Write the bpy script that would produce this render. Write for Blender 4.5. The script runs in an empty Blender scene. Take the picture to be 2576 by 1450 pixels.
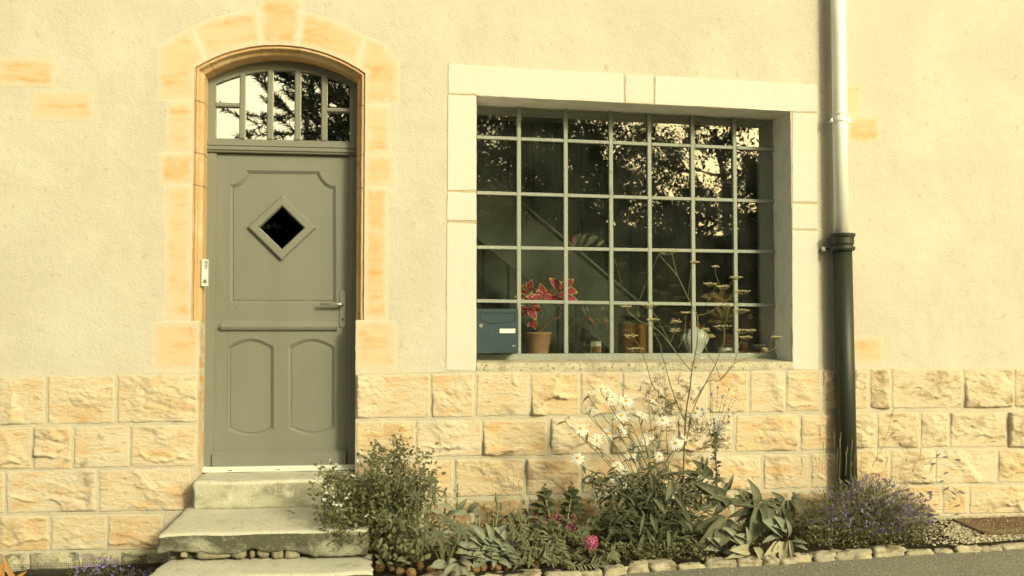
import bpy, math, random
import numpy as np
from mathutils import Vector, Matrix, noise, Quaternion
from mathutils.geometry import tessellate_polygon, delaunay_2d_cdt

random.seed(7)
rng = np.random.default_rng(7)
scene = bpy.context.scene
COL = scene.collection
R = math.radians

# ------------------------------------------------------------------ camera, light, world
F_PX, YAW, PITCH, DIST, ZC = 2550.0, R(7.5), math.atan(105/2550), 6.7, 1.45
fw = Vector((math.sin(YAW)*math.cos(PITCH), math.cos(YAW)*math.cos(PITCH), math.sin(PITCH)))
rt = Vector((math.cos(YAW), -math.sin(YAW), 0))
up = rt.cross(fw)
CAM = Vector((0, -DIST, ZC))
cd = bpy.data.cameras.new('camera'); cam = bpy.data.objects.new('camera', cd); COL.objects.link(cam)
cd.sensor_width = 36; cd.lens = F_PX/2576*36; cd.clip_start = .05; cd.clip_end = 900
m3 = Matrix((rt, up, -fw)).transposed()
cam.matrix_world = Matrix.Translation(CAM) @ m3.to_4x4()
scene.camera = cam

SUN_AZ, SUN_EL = R(31), R(24)
S = Vector((math.sin(SUN_AZ)*math.cos(SUN_EL), -math.cos(SUN_AZ)*math.cos(SUN_EL), math.sin(SUN_EL)))
ld = bpy.data.lights.new('sun', 'SUN'); ld.energy = 2.1; ld.angle = R(7); ld.color = (1.0, .985, .66)
lo = bpy.data.objects.new('sun', ld); COL.objects.link(lo)
lo.rotation_mode = 'QUATERNION'; lo.rotation_quaternion = (-S).to_track_quat('-Z', 'Y'); lo.location = (6, -10, 8)
w = bpy.data.worlds.new('World'); scene.world = w; w.use_nodes = True
nt = w.node_tree; nt.nodes.clear()
sky = nt.nodes.new('ShaderNodeTexSky'); sky.sky_type = 'NISHITA'; sky.sun_disc = False
sky.sun_elevation = SUN_EL; sky.sun_rotation = math.pi - SUN_AZ; sky.dust_density = 5; sky.air_density = .7; sky.ozone_density = .6
tint = nt.nodes.new('ShaderNodeMix'); tint.data_type = 'RGBA'; tint.blend_type = 'MULTIPLY'
tint.inputs[0].default_value = 1; tint.inputs[7].default_value = (1.0, .97, .60, 1)
bg = nt.nodes.new('ShaderNodeBackground'); bg.inputs['Strength'].default_value = .15
out = nt.nodes.new('ShaderNodeOutputWorld')
nt.links.new(sky.outputs[0], tint.inputs[6]); nt.links.new(tint.outputs[2], bg.inputs[0]); nt.links.new(bg.outputs[0], out.inputs[0])
vs = scene.view_settings
vs.view_transform = 'Standard'; vs.look = 'None'; vs.gamma = 1; vs.use_curve_mapping = False; vs.exposure = .27
scene.render.resolution_x = 1024; scene.render.resolution_y = 576

# ------------------------------------------------------------------ measuring helpers
def ray(x, y): return fw*F_PX + rt*(x-1288) - up*(y-724.5)
def W(x, y, Y=0.0):
    d = ray(x, y); t = (Y-CAM.y)/d.y
    return CAM + d*t
SLOPE = .022
def gz(X): return SLOPE*X
def G(x, y, h=0.0):          # point on the sloping street, h above it
    d = ray(x, y)            # CAM.z + t dz = SLOPE*(t dx) + h
    t = (h - CAM.z)/(d.z - SLOPE*d.x)
    return CAM + d*t
def Hh(x, y, z):             # point on the horizontal plane z
    d = ray(x, y); return CAM + d*((z-CAM.z)/d.z)

# ------------------------------------------------------------------ object helpers
def link(o, parent=None):
    COL.objects.link(o)
    if parent is not None:
        o.parent = parent
        o.matrix_parent_inverse = world_of(parent).inverted()
    return o
def world_of(o):
    if o.parent is None:
        return Matrix.LocRotScale(o.location, o.rotation_euler, o.scale)
    return world_of(o.parent) @ o.matrix_parent_inverse @ o.matrix_basis
def mesh(name, verts, faces, mat=None, smooth=False, mats=None):
    me = bpy.data.meshes.new(name)
    me.from_pydata([tuple(v) for v in verts], [], faces)
    if mat: me.materials.append(mat)
    if mats:
        for m in mats: me.materials.append(m)
    if smooth: me.polygons.foreach_set('use_smooth', [True]*len(me.polygons))
    me.update()
    return me
def obj(name, me, parent=None, **kw):
    o = bpy.data.objects.new(name, me)
    for k, v in kw.items(): o[k] = v
    return link(o, parent)
def thing(name, label, cat, loc, group=None):
    o = bpy.data.objects.new(name, None); o.location = loc; o.empty_display_size = .1
    o['label'] = label; o['category'] = cat
    if group: o['group'] = group
    return link(o)
class MB:
    def __init__(s): s.v = []; s.f = []; s.mi = []
    def add(s, v, f, mi=0):
        b = len(s.v); s.v += [tuple(p) for p in v]; s.f += [tuple(i+b for i in q) for q in f]; s.mi += [mi]*len(f); return s
    def box(s, x0, x1, y0, y1, z0, z1, M=None, mi=0):
        v = [Vector(p) for p in ((x0,y0,z0),(x1,y0,z0),(x1,y1,z0),(x0,y1,z0),(x0,y0,z1),(x1,y0,z1),(x1,y1,z1),(x0,y1,z1))]
        if M: v = [M@p for p in v]
        return s.add(v, [(0,3,2,1),(4,5,6,7),(0,1,5,4),(1,2,6,5),(2,3,7,6),(3,0,4,7)], mi)
    def bbox(s, x0, x1, y0, y1, z0, z1, b=.003, M=None, mi=0):   # box with bevelled front edges (front = y0)
        v = [(x0,y0+b,z0),(x1,y0+b,z0),(x1,y0+b,z1),(x0,y0+b,z1),(x0+b,y0,z0+b),(x1-b,y0,z0+b),(x1-b,y0,z1-b),(x0+b,y0,z1-b),
             (x0,y1,z0),(x1,y1,z0),(x1,y1,z1),(x0,y1,z1)]
        v = [Vector(p) for p in v]
        if M: v = [M@p for p in v]
        return s.add(v, [(4,5,6,7),(0,1,5,4),(1,2,6,5),(2,3,7,6),(3,0,4,7),(8,9,1,0),(9,10,2,1),(10,11,3,2),(11,8,0,3),(8,11,10,9)], mi)
    def tube(s, pts, r, n=8, cap=True, mi=0):
        pts = [Vector(p) for p in pts]; rs = r if isinstance(r, (list, tuple)) else [r]*len(pts)
        base = len(s.v); prev = None
        for i, p in enumerate(pts):
            t = (pts[min(i+1, len(pts)-1)] - pts[max(i-1, 0)])
            if t.length < 1e-9: t = Vector((0,0,1))
            t.normalize()
            if prev is None: a = t.orthogonal().normalized()
            else:
                a = prev - t*prev.dot(t)
                a = a.normalized() if a.length > 1e-6 else t.orthogonal().normalized()
            prev = a; b = t.cross(a)
            for k in range(n):
                th = 2*math.pi*k/n; s.v.append(tuple(p + (a*math.cos(th) + b*math.sin(th))*rs[i]))
        m = len(pts)
        for i in range(m-1):
            for k in range(n):
                s.f.append((base+i*n+k, base+i*n+(k+1)%n, base+(i+1)*n+(k+1)%n, base+(i+1)*n+k)); s.mi.append(mi)
        if cap:
            s.f.append(tuple(base+k for k in reversed(range(n)))); s.mi.append(mi)
            s.f.append(tuple(base+(m-1)*n+k for k in range(n))); s.mi.append(mi)
        return s
    def lathe(s, c, prof, n=28, mi=0, lobes=0, amp=0):
        c = Vector(c); base = len(s.v)
        for r, z in prof:
            for k in range(n):
                th = 2*math.pi*k/n; rr = r*(1+amp*abs(math.sin(th*lobes/2)) if lobes else 1)
                s.v.append((c.x+rr*math.cos(th), c.y+rr*math.sin(th), c.z+z))
        for i in range(len(prof)-1):
            for k in range(n):
                s.f.append((base+i*n+k, base+i*n+(k+1)%n, base+(i+1)*n+(k+1)%n, base+(i+1)*n+k)); s.mi.append(mi)
        return s
    def mesh(s, name, mat=None, smooth=False, mats=None):
        me = mesh(name, s.v, s.f, mat, smooth, mats)
        if any(s.mi): me.polygons.foreach_set('material_index', s.mi)
        return me
    def obj(s, name, mat=None, parent=None, smooth=False, mats=None, **kw):
        return obj(name, s.mesh(name, mat, smooth, mats), parent, **kw)

# ------------------------------------------------------------------ materials
def ramp2(nt, src, lo, hi):
    m = nt.nodes.new('ShaderNodeMapRange'); m.inputs[1].default_value = lo; m.inputs[2].default_value = hi; m.clamp = True
    m.interpolation_type = 'SMOOTHSTEP'
    nt.links.new(src, m.inputs[0]); return m.outputs[0]
def mixc(nt, fac, a, b, mode='MIX'):
    m = nt.nodes.new('ShaderNodeMix'); m.data_type = 'RGBA'; m.blend_type = mode
    if isinstance(fac, (int, float)): m.inputs[0].default_value = fac
    else: nt.links.new(fac, m.inputs[0])
    for s, i in ((a, 6), (b, 7)):
        if isinstance(s, tuple): m.inputs[i].default_value = (*s[:3], 1)
        else: nt.links.new(s, m.inputs[i])
    return m.outputs[2]
def mth(nt, op, a, b=None, c=None):
    m = nt.nodes.new('ShaderNodeMath'); m.operation = op
    for s, i in ((a, 0), (b, 1), (c, 2)):
        if s is None: continue
        if isinstance(s, (int, float)): m.inputs[i].default_value = s
        else: nt.links.new(s, m.inputs[i])
    return m.outputs[0]
def tnoise(nt, vec, scale, detail=4, rough=.55, dist=0, sc=(1,1,1), off=None):
    mp = nt.nodes.new('ShaderNodeMapping'); mp.inputs['Scale'].default_value = sc
    nt.links.new(vec, mp.inputs[0])
    if off is not None: nt.links.new(off, mp.inputs['Location'])
    n = nt.nodes.new('ShaderNodeTexNoise'); n.inputs['Scale'].default_value = scale; n.inputs['Detail'].default_value = detail
    n.inputs['Roughness'].default_value = rough; n.inputs['Distortion'].default_value = dist
    nt.links.new(mp.outputs[0], n.inputs['Vector']); return n.outputs[0]
def newmat(name):
    m = bpy.data.materials.new(name); m.use_nodes = True
    nt = m.node_tree; p = nt.nodes['Principled BSDF']; return m, nt, p
def MAT(name, base, layers=(), rough=.85, metal=0, bumps=(), rand=None, coat=0, edge=None, spec=.3, transl=0, stretch=(1,1,1), sub=None):
    """layers: (scale, lo, hi, colour, (sx,sy,sz)); bumps: (scale, strength, distance, (s))"""
    m, nt, p = newmat(name)
    geo = nt.nodes.new('ShaderNodeNewGeometry'); vec = geo.outputs['Position']
    oi = nt.nodes.new('ShaderNodeObjectInfo'); rnd = oi.outputs['Random']
    col = None
    if rand: col = mixc(nt, rnd, base, rand)
    else: col = base
    for i, L in enumerate(layers):
        sc = L[4] if len(L) > 4 else (1,1,1)
        n = tnoise(nt, vec, L[0], 6, .62, .3, sc)
        col = mixc(nt, ramp2(nt, n, L[1], L[2]), col, L[3])
    if edge:
        at = nt.nodes.new('ShaderNodeAttribute'); at.attribute_name = 'edge'
        n = tnoise(nt, vec, 22, 5, .6)
        e = mth(nt, 'ADD', at.outputs['Fac'], mth(nt, 'MULTIPLY', mth(nt, 'SUBTRACT', n, .5), 1.3))
        col = mixc(nt, ramp2(nt, e, .35, .95), col, edge)
    if isinstance(col, tuple): p.inputs['Base Color'].default_value = (*col, 1)
    else: nt.links.new(col, p.inputs['Base Color'])
    p.inputs['Roughness'].default_value = rough; p.inputs['Metallic'].default_value = metal
    p.inputs['Coat Weight'].default_value = coat; p.inputs['Specular IOR Level'].default_value = spec
    prev = None
    for B in bumps:
        sc = B[3] if len(B) > 3 else (1,1,1)
        n = tnoise(nt, vec, B[0], B[4] if len(B) > 4 else 5, .6, 0, sc)
        b = nt.nodes.new('ShaderNodeBump'); b.inputs['Strength'].default_value = B[1]; b.inputs['Distance'].default_value = B[2]
        nt.links.new(n, b.inputs['Height'])
        if prev: nt.links.new(prev, b.inputs['Normal'])
        prev = b.outputs[0]
    if prev: nt.links.new(prev, p.inputs['Normal'])
    if transl:
        t = nt.nodes.new('ShaderNodeBsdfTranslucent')
        if isinstance(col, tuple): t.inputs[0].default_value = (*col, 1)
        else: nt.links.new(col, t.inputs[0])
        mx = nt.nodes.new('ShaderNodeMixShader'); mx.inputs[0].default_value = transl
        o = nt.nodes['Material Output']
        nt.links.new(p.outputs[0], mx.inputs[1]); nt.links.new(t.outputs[0], mx.inputs[2]); nt.links.new(mx.outputs[0], o.inputs[0])
    return m

M_stucco = MAT('stucco', (.535,.495,.435), [(.9,.38,.70,(.60,.565,.505)), (2.2,.5,.80,(.525,.475,.40),(1,1,.5)), (16,.60,.74,(.46,.39,.30)), (45,.66,.76,(.40,.33,.25))], .95,
               bumps=[(5,.4,.03), (60,.6,.006,(1,1,1.4)), (150,.6,.003)], spec=.1)
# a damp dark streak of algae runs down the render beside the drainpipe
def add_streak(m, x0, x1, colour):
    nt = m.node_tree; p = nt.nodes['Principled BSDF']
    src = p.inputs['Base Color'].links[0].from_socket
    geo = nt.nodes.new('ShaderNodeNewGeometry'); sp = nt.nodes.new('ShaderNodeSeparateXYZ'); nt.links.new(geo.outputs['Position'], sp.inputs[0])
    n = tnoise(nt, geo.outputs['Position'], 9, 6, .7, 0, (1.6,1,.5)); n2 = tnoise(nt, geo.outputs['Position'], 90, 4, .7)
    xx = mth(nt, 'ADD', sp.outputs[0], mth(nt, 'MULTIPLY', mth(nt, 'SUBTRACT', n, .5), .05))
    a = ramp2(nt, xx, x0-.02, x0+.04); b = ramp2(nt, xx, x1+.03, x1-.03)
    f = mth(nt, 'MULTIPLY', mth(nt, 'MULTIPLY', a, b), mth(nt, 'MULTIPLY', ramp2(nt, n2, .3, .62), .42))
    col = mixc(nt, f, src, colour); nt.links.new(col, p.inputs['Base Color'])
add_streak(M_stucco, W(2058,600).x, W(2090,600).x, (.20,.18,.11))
M_orange = MAT('orange_sandstone', (.63,.43,.255), [(3.2,.42,.66,(.61,.50,.37),(1,1,1.6)), (5,.46,.72,(.63,.355,.165),(.6,1,2.0)), (30,.66,.8,(.42,.25,.11))], .9,
               rand=(.64,.50,.36), bumps=[(12,.35,.008,(1,1,1.8)), (90,.5,.003)], edge=(.585,.525,.43), spec=.12)
M_mouldshade = MAT('shaded_orange_moulding', (.56,.37,.20), [(6,.42,.66,(.60,.46,.30),(1,1,.5)), (14,.55,.75,(.46,.27,.12)), (40,.64,.75,(.30,.20,.10))], .9, bumps=[(30,.5,.006), (110,.5,.002)], spec=.1)  # browner, darker copy of the orange stone; the reveal's shade is coloured in
M_rough = MAT('quarry_faced_sandstone', (.62,.49,.325), [(5,.44,.72,(.60,.405,.225),(.7,1,2.2)), (14,.52,.76,(.63,.56,.46),(1,1,2)), (20,.57,.74,(.38,.24,.12),(.6,1,2.6)), (60,.60,.8,(.45,.31,.17)), (3.1,.60,.74,(.36,.30,.21))], .92,
               rand=(.63,.56,.46), bumps=[(28,.8,.012,(.6,1,1.7),8), (110,.7,.004,(.7,1,1.5))], edge=(.55,.50,.40), spec=.1)
M_roughdark = MAT('weathered_sandstone', (.50,.36,.22), [(5,.40,.62,(.34,.24,.14),(.7,1,2.2)), (12,.5,.7,(.58,.46,.30)), (22,.52,.7,(.12,.11,.07))], .94,
               rand=(.42,.33,.22), bumps=[(28,.8,.012,(.6,1,1.7),8), (110,.7,.004)], edge=(.45,.42,.32), spec=.1)
M_roughmid = MAT('stained_sandstone', (.61,.50,.36), [(6,.48,.68,(.40,.30,.19),(.8,1,1.6)), (14,.52,.76,(.62,.55,.44),(1,1,2)), (18,.60,.72,(.20,.15,.09),(.6,1,2.0))], .92,
               rand=(.60,.52,.40), bumps=[(28,.8,.012,(.6,1,1.7),8), (110,.7,.004)], edge=(.55,.49,.39), spec=.1)
M_foundation = MAT('grey_foundation_stone', (.34,.33,.26), [(6,.4,.62,(.50,.46,.33)), (12,.48,.66,(.10,.10,.07)), (40,.55,.7,(.2,.19,.14))], .95,
               rand=(.42,.38,.27), bumps=[(20,.9,.02,(1,1,1),8), (90,.7,.005)], spec=.1)
M_mortar = MAT('lime_mortar', (.55,.49,.395), [(6,.45,.7,(.46,.43,.36)), (30,.6,.78,(.38,.35,.28))], .95, bumps=[(60,.8,.006), (160,.5,.002)], spec=.1)
M_joint = MAT('pale_pointing', (.63,.58,.50), [(12,.5,.7,(.62,.53,.36))], .95, bumps=[(80,.6,.003)], spec=.1)
M_tanjoint = MAT('tan_pointing', (.47,.39,.27), [(12,.5,.7,(.56,.48,.36))], .95, bumps=[(80,.6,.003)], spec=.1)
M_lime = MAT('white_lime_stone', (.64,.62,.61), [(2.5,.45,.7,(.62,.595,.56)), (18,.60,.8,(.56,.50,.42))], .93, rand=(.61,.585,.56),
             bumps=[(9,.3,.01), (70,.55,.004), (180,.4,.0015)], spec=.12)
M_reveal = MAT('plaster_reveal', (.82,.80,.76), [(6,.45,.7,(.72,.69,.62)), (30,.64,.78,(.48,.43,.32))], .95, bumps=[(30,.5,.006), (120,.5,.002)], spec=.1)
M_sill = MAT('rough_concrete_sill', (.52,.48,.37), [(10,.45,.65,(.40,.36,.28)), (60,.55,.66,(.15,.13,.10))], .95, bumps=[(40,.9,.01), (120,.8,.004)], spec=.1)
M_door = MAT('grey_door_paint', (.195,.20,.175), [(2.2,.40,.70,(.205,.21,.183)), (1.3,.45,.7,(.185,.188,.16),(3,1,.4)), (90,.77,.80,(.34,.34,.28))], .42, bumps=[(260,.12,.0006), (8,.05,.004,(1,1,.3))], coat=.12, spec=.4)
M_steelpaint = MAT('chipped_grey_green_paint', (.26,.285,.26), [(30,.56,.68,(.32,.34,.31)), (60,.64,.69,(.60,.60,.54)), (9,.60,.72,(.18,.20,.18))], .5,
                   bumps=[(45,.5,.004), (150,.5,.0015)], spec=.4)
M_concrete = MAT('weathered_step_concrete', (.55,.54,.46), [(3,.42,.66,(.62,.60,.52)), (9,.55,.72,(.42,.41,.34)), (45,.58,.72,(.22,.21,.15))], .95,
                 bumps=[(14,.45,.012), (90,.7,.004), (220,.5,.0015)], spec=.1)
M_riser = MAT('lichen_darkened_riser', (.36,.35,.28), [(2.5,.34,.50,(.10,.10,.075),(1,1,1.4)), (70,.58,.70,(.32,.30,.22)), (120,.58,.66,(.09,.09,.06)), (6,.58,.72,(.50,.47,.34))], .95,
                bumps=[(14,.4,.01), (80,.8,.005), (220,.6,.002)], spec=.1)
M_rubble = MAT('rubble_stone', (.26,.235,.17), [(14,.45,.65,(.24,.22,.16)), (60,.58,.7,(.36,.33,.25))], .95, rand=(.34,.31,.23), bumps=[(40,.8,.008)], spec=.1)
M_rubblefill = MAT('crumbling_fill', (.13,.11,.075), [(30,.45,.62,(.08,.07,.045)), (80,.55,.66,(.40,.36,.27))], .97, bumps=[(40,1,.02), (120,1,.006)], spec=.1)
M_toprise = MAT('top_riser_concrete', (.50,.49,.39), [(3.5,.46,.62,(.30,.29,.22),(1,1,1.6)), (70,.56,.66,(.40,.38,.28)), (8,.56,.72,(.58,.56,.46))], .95, bumps=[(14,.4,.01), (80,.8,.005), (220,.6,.002)], spec=.1)
M_asphalt = MAT('asphalt', (.23,.225,.19), [(2.5,.4,.65,(.26,.255,.21)), (90,.50,.60,(.12,.12,.10)), (120,.57,.63,(.52,.50,.42))], .9,
                bumps=[(120,.9,.006,(1,1,1),3), (14,.3,.01)], spec=.25)
M_soil = MAT('dark_garden_soil', (.045,.038,.025), [(12,.5,.7,(.07,.055,.035)), (60,.58,.7,(.12,.09,.05))], .98, bumps=[(25,1,.03), (90,1,.01)], spec=.1)
M_dirt = MAT('pale_dirt_and_grit', (.36,.32,.23), [(20,.45,.6,(.22,.19,.13)), (90,.5,.65,(.50,.46,.35))], .97, bumps=[(40,1,.015), (120,1,.006)], spec=.1)
M_edging = MAT('edging_limestone', (.33,.31,.255), [(9,.42,.62,(.40,.37,.27)), (20,.52,.7,(.50,.46,.38)), (11,.50,.66,(.19,.155,.11)), (60,.62,.75,(.15,.13,.09))], .93, rand=(.46,.40,.30),
               bumps=[(24,.7,.012,(1,1,1),8), (110,.7,.003)], spec=.12)
M_gravel = MAT('pale_gravel', (.52,.48,.38), [], .9, rand=(.36,.32,.24), spec=.2)
M_zinc = MAT('bright_zinc', (.80,.81,.79), [(14,.5,.7,(.70,.71,.69),(1.5,1,.15)), (26,.68,.76,(.36,.40,.40),(1.4,1,.5))], .5, metal=.12, bumps=[(30,.08,.004)], spec=.5)
M_iron = MAT('dark_green_cast_iron', (.024,.028,.020), [(20,.55,.7,(.034,.038,.027),(1,1,.2)), (60,.76,.79,(.35,.38,.33))], .5, bumps=[(60,.3,.003),(200,.3,.001)], spec=.45)
M_alu = MAT('white_aluminium', (.74,.76,.72), [(40,.62,.7,(.5,.5,.45))], .4, metal=.2, spec=.5)
M_inox = MAT('brushed_steel', (.50,.50,.46), [], .33, metal=.85, bumps=[(200,.06,.001,(1,1,6))])
M_silver = MAT('silver_grey_plastic', (.60,.63,.60), [], .4, metal=.2)
M_darkplastic = MAT('dark_plastic', (.05,.052,.048), [], .5)
M_mailbox = MAT('blue_grey_enamel', (.028,.052,.070), [(5,.4,.7,(.034,.060,.076)), (70,.74,.78,(.16,.2,.22))], .38, coat=.15, bumps=[(300,.12,.0006)], spec=.45)
M_white = MAT('white_card', (.76,.76,.72), [], .6)
M_terra = MAT('terracotta', (.50,.285,.15), [(7,.5,.66,(.60,.42,.28),(.4,.4,2.5)), (26,.60,.7,(.62,.50,.38)), (12,.6,.75,(.40,.2,.1))], .85, bumps=[(40,.2,.003)])
M_terrasaucer = MAT('dark_terracotta', (.40,.19,.10), [(9,.5,.7,(.48,.28,.17))], .8)
M_glaze = MAT('brown_glaze', (.24,.115,.04), [(6,.45,.7,(.34,.18,.07),(1,1,.4)), (14,.58,.7,(.13,.06,.025),(1,1,.3))], .22, coat=.5)
M_porcelain = MAT('white_porcelain', (.78,.80,.78), [], .25, coat=.4)
M_wicker = MAT('brown_wicker', (.20,.10,.045), [(90,.45,.6,(.07,.035,.02),(1,1,3))], .6, bumps=[(90,.9,.006,(.3,.3,3))])
M_wood = MAT('varnished_wood', (.30,.15,.07), [(20,.45,.65,(.20,.09,.04),(.2,1,4))], .4, coat=.2)
M_redbook = MAT('dark_red_board', (.10,.035,.025), [(8,.5,.7,(.14,.06,.035))], .5)
M_rust = MAT('rusty_plate', (.13,.085,.05), [(5,.42,.62,(.19,.14,.09)), (16,.52,.7,(.10,.055,.03)), (80,.62,.7,(.42,.34,.24))], .8, bumps=[(60,.5,.004)], spec=.2)
M_roomgreen = MAT('dark_green_boards', (.20,.23,.18), [(3,.4,.7,(.16,.19,.14)), (24,.5,.8,(.22,.25,.20),(3,1,.2))], .7)
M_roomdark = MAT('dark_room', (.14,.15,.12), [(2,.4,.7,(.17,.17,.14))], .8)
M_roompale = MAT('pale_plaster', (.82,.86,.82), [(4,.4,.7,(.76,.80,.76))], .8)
M_roombrown = MAT('brown_curtain', (.20,.165,.11), [(5,.4,.7,(.15,.125,.085),(4,1,.1))], .8)
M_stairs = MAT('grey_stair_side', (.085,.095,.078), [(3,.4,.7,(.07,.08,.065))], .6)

def leafmat(name, a, b, rough=.6, rib=None, transl=.22, midw=.03):
    m, nt, p = newmat(name)
    oi = nt.nodes.new('ShaderNodeObjectInfo'); geo = nt.nodes.new('ShaderNodeNewGeometry')
    n = tnoise(nt, geo.outputs['Position'], 17, 3, .6)
    f = mth(nt, 'MULTIPLY', mth(nt, 'ADD', oi.outputs['Random'], ramp2(nt, n, .3, .7)), .5)
    col = mixc(nt, f, a, b)
    if rib:
        uv = nt.nodes.new('ShaderNodeUVMap'); sp = nt.nodes.new('ShaderNodeSeparateXYZ'); nt.links.new(uv.outputs[0], sp.inputs[0])
        ax = mth(nt, 'ABSOLUTE', mth(nt, 'SUBTRACT', sp.outputs[0], .5))
        line = ramp2(nt, ax, midw*2, midw*.7)
        v = mth(nt, 'SUBTRACT', sp.outputs[1], mth(nt, 'MULTIPLY', ax, .55))
        side = ramp2(nt, mth(nt, 'ABSOLUTE', mth(nt, 'SUBTRACT', mth(nt, 'FRACT', mth(nt, 'MULTIPLY', v, 9)), .5)), .10, .0)
        col = mixc(nt, mth(nt, 'MAXIMUM', line, mth(nt, 'MULTIPLY', side, .55)), col, rib)
        bm = nt.nodes.new('ShaderNodeBump'); bm.inputs['Strength'].default_value = .5; bm.inputs['Distance'].default_value = .003
        nt.links.new(mth(nt, 'MAXIMUM', line, side), bm.inputs['Height']); bm.invert = True; nt.links.new(bm.outputs[0], p.inputs['Normal'])
    nt.links.new(col, p.inputs['Base Color']); p.inputs['Roughness'].default_value = rough; p.inputs['Specular IOR Level'].default_value = .35
    t = nt.nodes.new('ShaderNodeBsdfTranslucent'); nt.links.new(col, t.inputs[0])
    mx = nt.nodes.new('ShaderNodeMixShader'); mx.inputs[0].default_value = transl; o = nt.nodes['Material Output']
    nt.links.new(p.outputs[0], mx.inputs[1]); nt.links.new(t.outputs[0], mx.inputs[2]); nt.links.new(mx.outputs[0], o.inputs[0])
    return m
L_shrub = leafmat('shrub_leaf', (.125,.13,.065), (.19,.19,.10), .5)
L_lupin = leafmat('lupin_leaf', (.10,.115,.07), (.155,.17,.105), .5, (.22,.23,.15))
L_lamb = leafmat('felted_leaf', (.185,.205,.15), (.29,.31,.24), .9, (.34,.36,.28), .12)
L_daisy = leafmat('daisy_leaf', (.075,.09,.05), (.14,.155,.09), .45, (.20,.21,.13))
L_broad = leafmat('broad_leaf', (.075,.09,.045), (.12,.14,.075), .4, (.19,.21,.12))
L_trail = leafmat('trailing_leaf', (.13,.14,.08), (.21,.22,.13), .5, (.26,.27,.17))
L_big = leafmat('big_soft_leaf', (.07,.082,.05), (.175,.18,.12), .6, (.23,.235,.155), .18, .025)
L_pale = leafmat('withered_leaf', (.38,.37,.26), (.47,.44,.31), .85, (.5,.47,.33), .2)
L_orange = leafmat('orange_leaf', (.52,.24,.06), (.62,.36,.13), .7, None, .3)
L_stem = leafmat('stem', (.13,.14,.07), (.19,.185,.10), .5, None, 0)
L_stemdark = leafmat('dark_stem', (.075,.085,.045), (.12,.125,.07), .5, None, 0)
L_straw = leafmat('straw', (.40,.30,.13), (.50,.40,.20), .7, None, .1)
L_fennel = leafmat('fennel_green', (.14,.14,.05), (.20,.19,.08), .5, None, .1)
L_lav = leafmat('lavender_green', (.15,.155,.09), (.23,.23,.14), .6, None, .1)
L_lavfl = leafmat('lavender_flower', (.20,.155,.30), (.36,.30,.48), .8, None, .2)
L_petal = leafmat('white_petal', (.80,.80,.76), (.82,.82,.79), .6, None, .25)
L_disc = leafmat('orange_disc', (.78,.33,.02), (.85,.42,.03), .8, None, 0)
L_umbel = leafmat('umbel_yellow', (.66,.57,.33), (.74,.66,.42), .8, None, .1)
L_pink = leafmat('pink_flower', (.34,.03,.12), (.66,.17,.36), .7, None, .1)
L_blue = leafmat('blue_thistle', (.16,.20,.32), (.28,.34,.44), .7, None, 0)
L_spotted = leafmat('spotted_leaf', (.13,.14,.085), (.24,.24,.17), .45, (.34,.34,.26))
L_cone = leafmat('pine_cone', (.22,.13,.06), (.34,.22,.12), .8, None, 0)
L_pine = leafmat('pine_needle', (.04,.055,.03), (.065,.08,.045), .5, None, .1)
L_tree = leafmat('tree_leaf', (.055,.075,.03), (.09,.11,.05), .5, None, .25)
M_bark = MAT('bark', (.11,.085,.055), [(14,.45,.6,(.06,.045,.03),(1,1,.3))], .95, bumps=[(30,1,.02,(1,1,.3))])
def coleus_mat():
    m, nt, p = newmat('coleus_leaf')
    uv = nt.nodes.new('ShaderNodeUVMap'); sp = nt.nodes.new('ShaderNodeSeparateXYZ'); nt.links.new(uv.outputs[0], sp.inputs[0])
    ax = mth(nt, 'MULTIPLY', mth(nt, 'ABSOLUTE', mth(nt, 'SUBTRACT', sp.outputs[0], .5)), 2)
    e = mth(nt, 'MAXIMUM', ax, mth(nt, 'SUBTRACT', sp.outputs[1], .08))
    oi = nt.nodes.new('ShaderNodeObjectInfo')
    red = mixc(nt, oi.outputs['Random'], (.62,.025,.12), (.42,.03,.05))
    red = mixc(nt, ramp2(nt, ax, .14, .04), red, (.78,.14,.26))
    col = mixc(nt, ramp2(nt, e, .72, .84), red, (.86,.66,.24))
    nt.links.new(col, p.inputs['Base Color']); p.inputs['Roughness'].default_value = .5
    t = nt.nodes.new('ShaderNodeBsdfTranslucent'); nt.links.new(col, t.inputs[0])
    mx = nt.nodes.new('ShaderNodeMixShader'); mx.inputs[0].default_value = .3; o = nt.nodes['Material Output']
    nt.links.new(p.outputs[0], mx.inputs[1]); nt.links.new(t.outputs[0], mx.inputs[2]); nt.links.new(mx.outputs[0], o.inputs[0])
    return m
L_coleus = coleus_mat()
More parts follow.
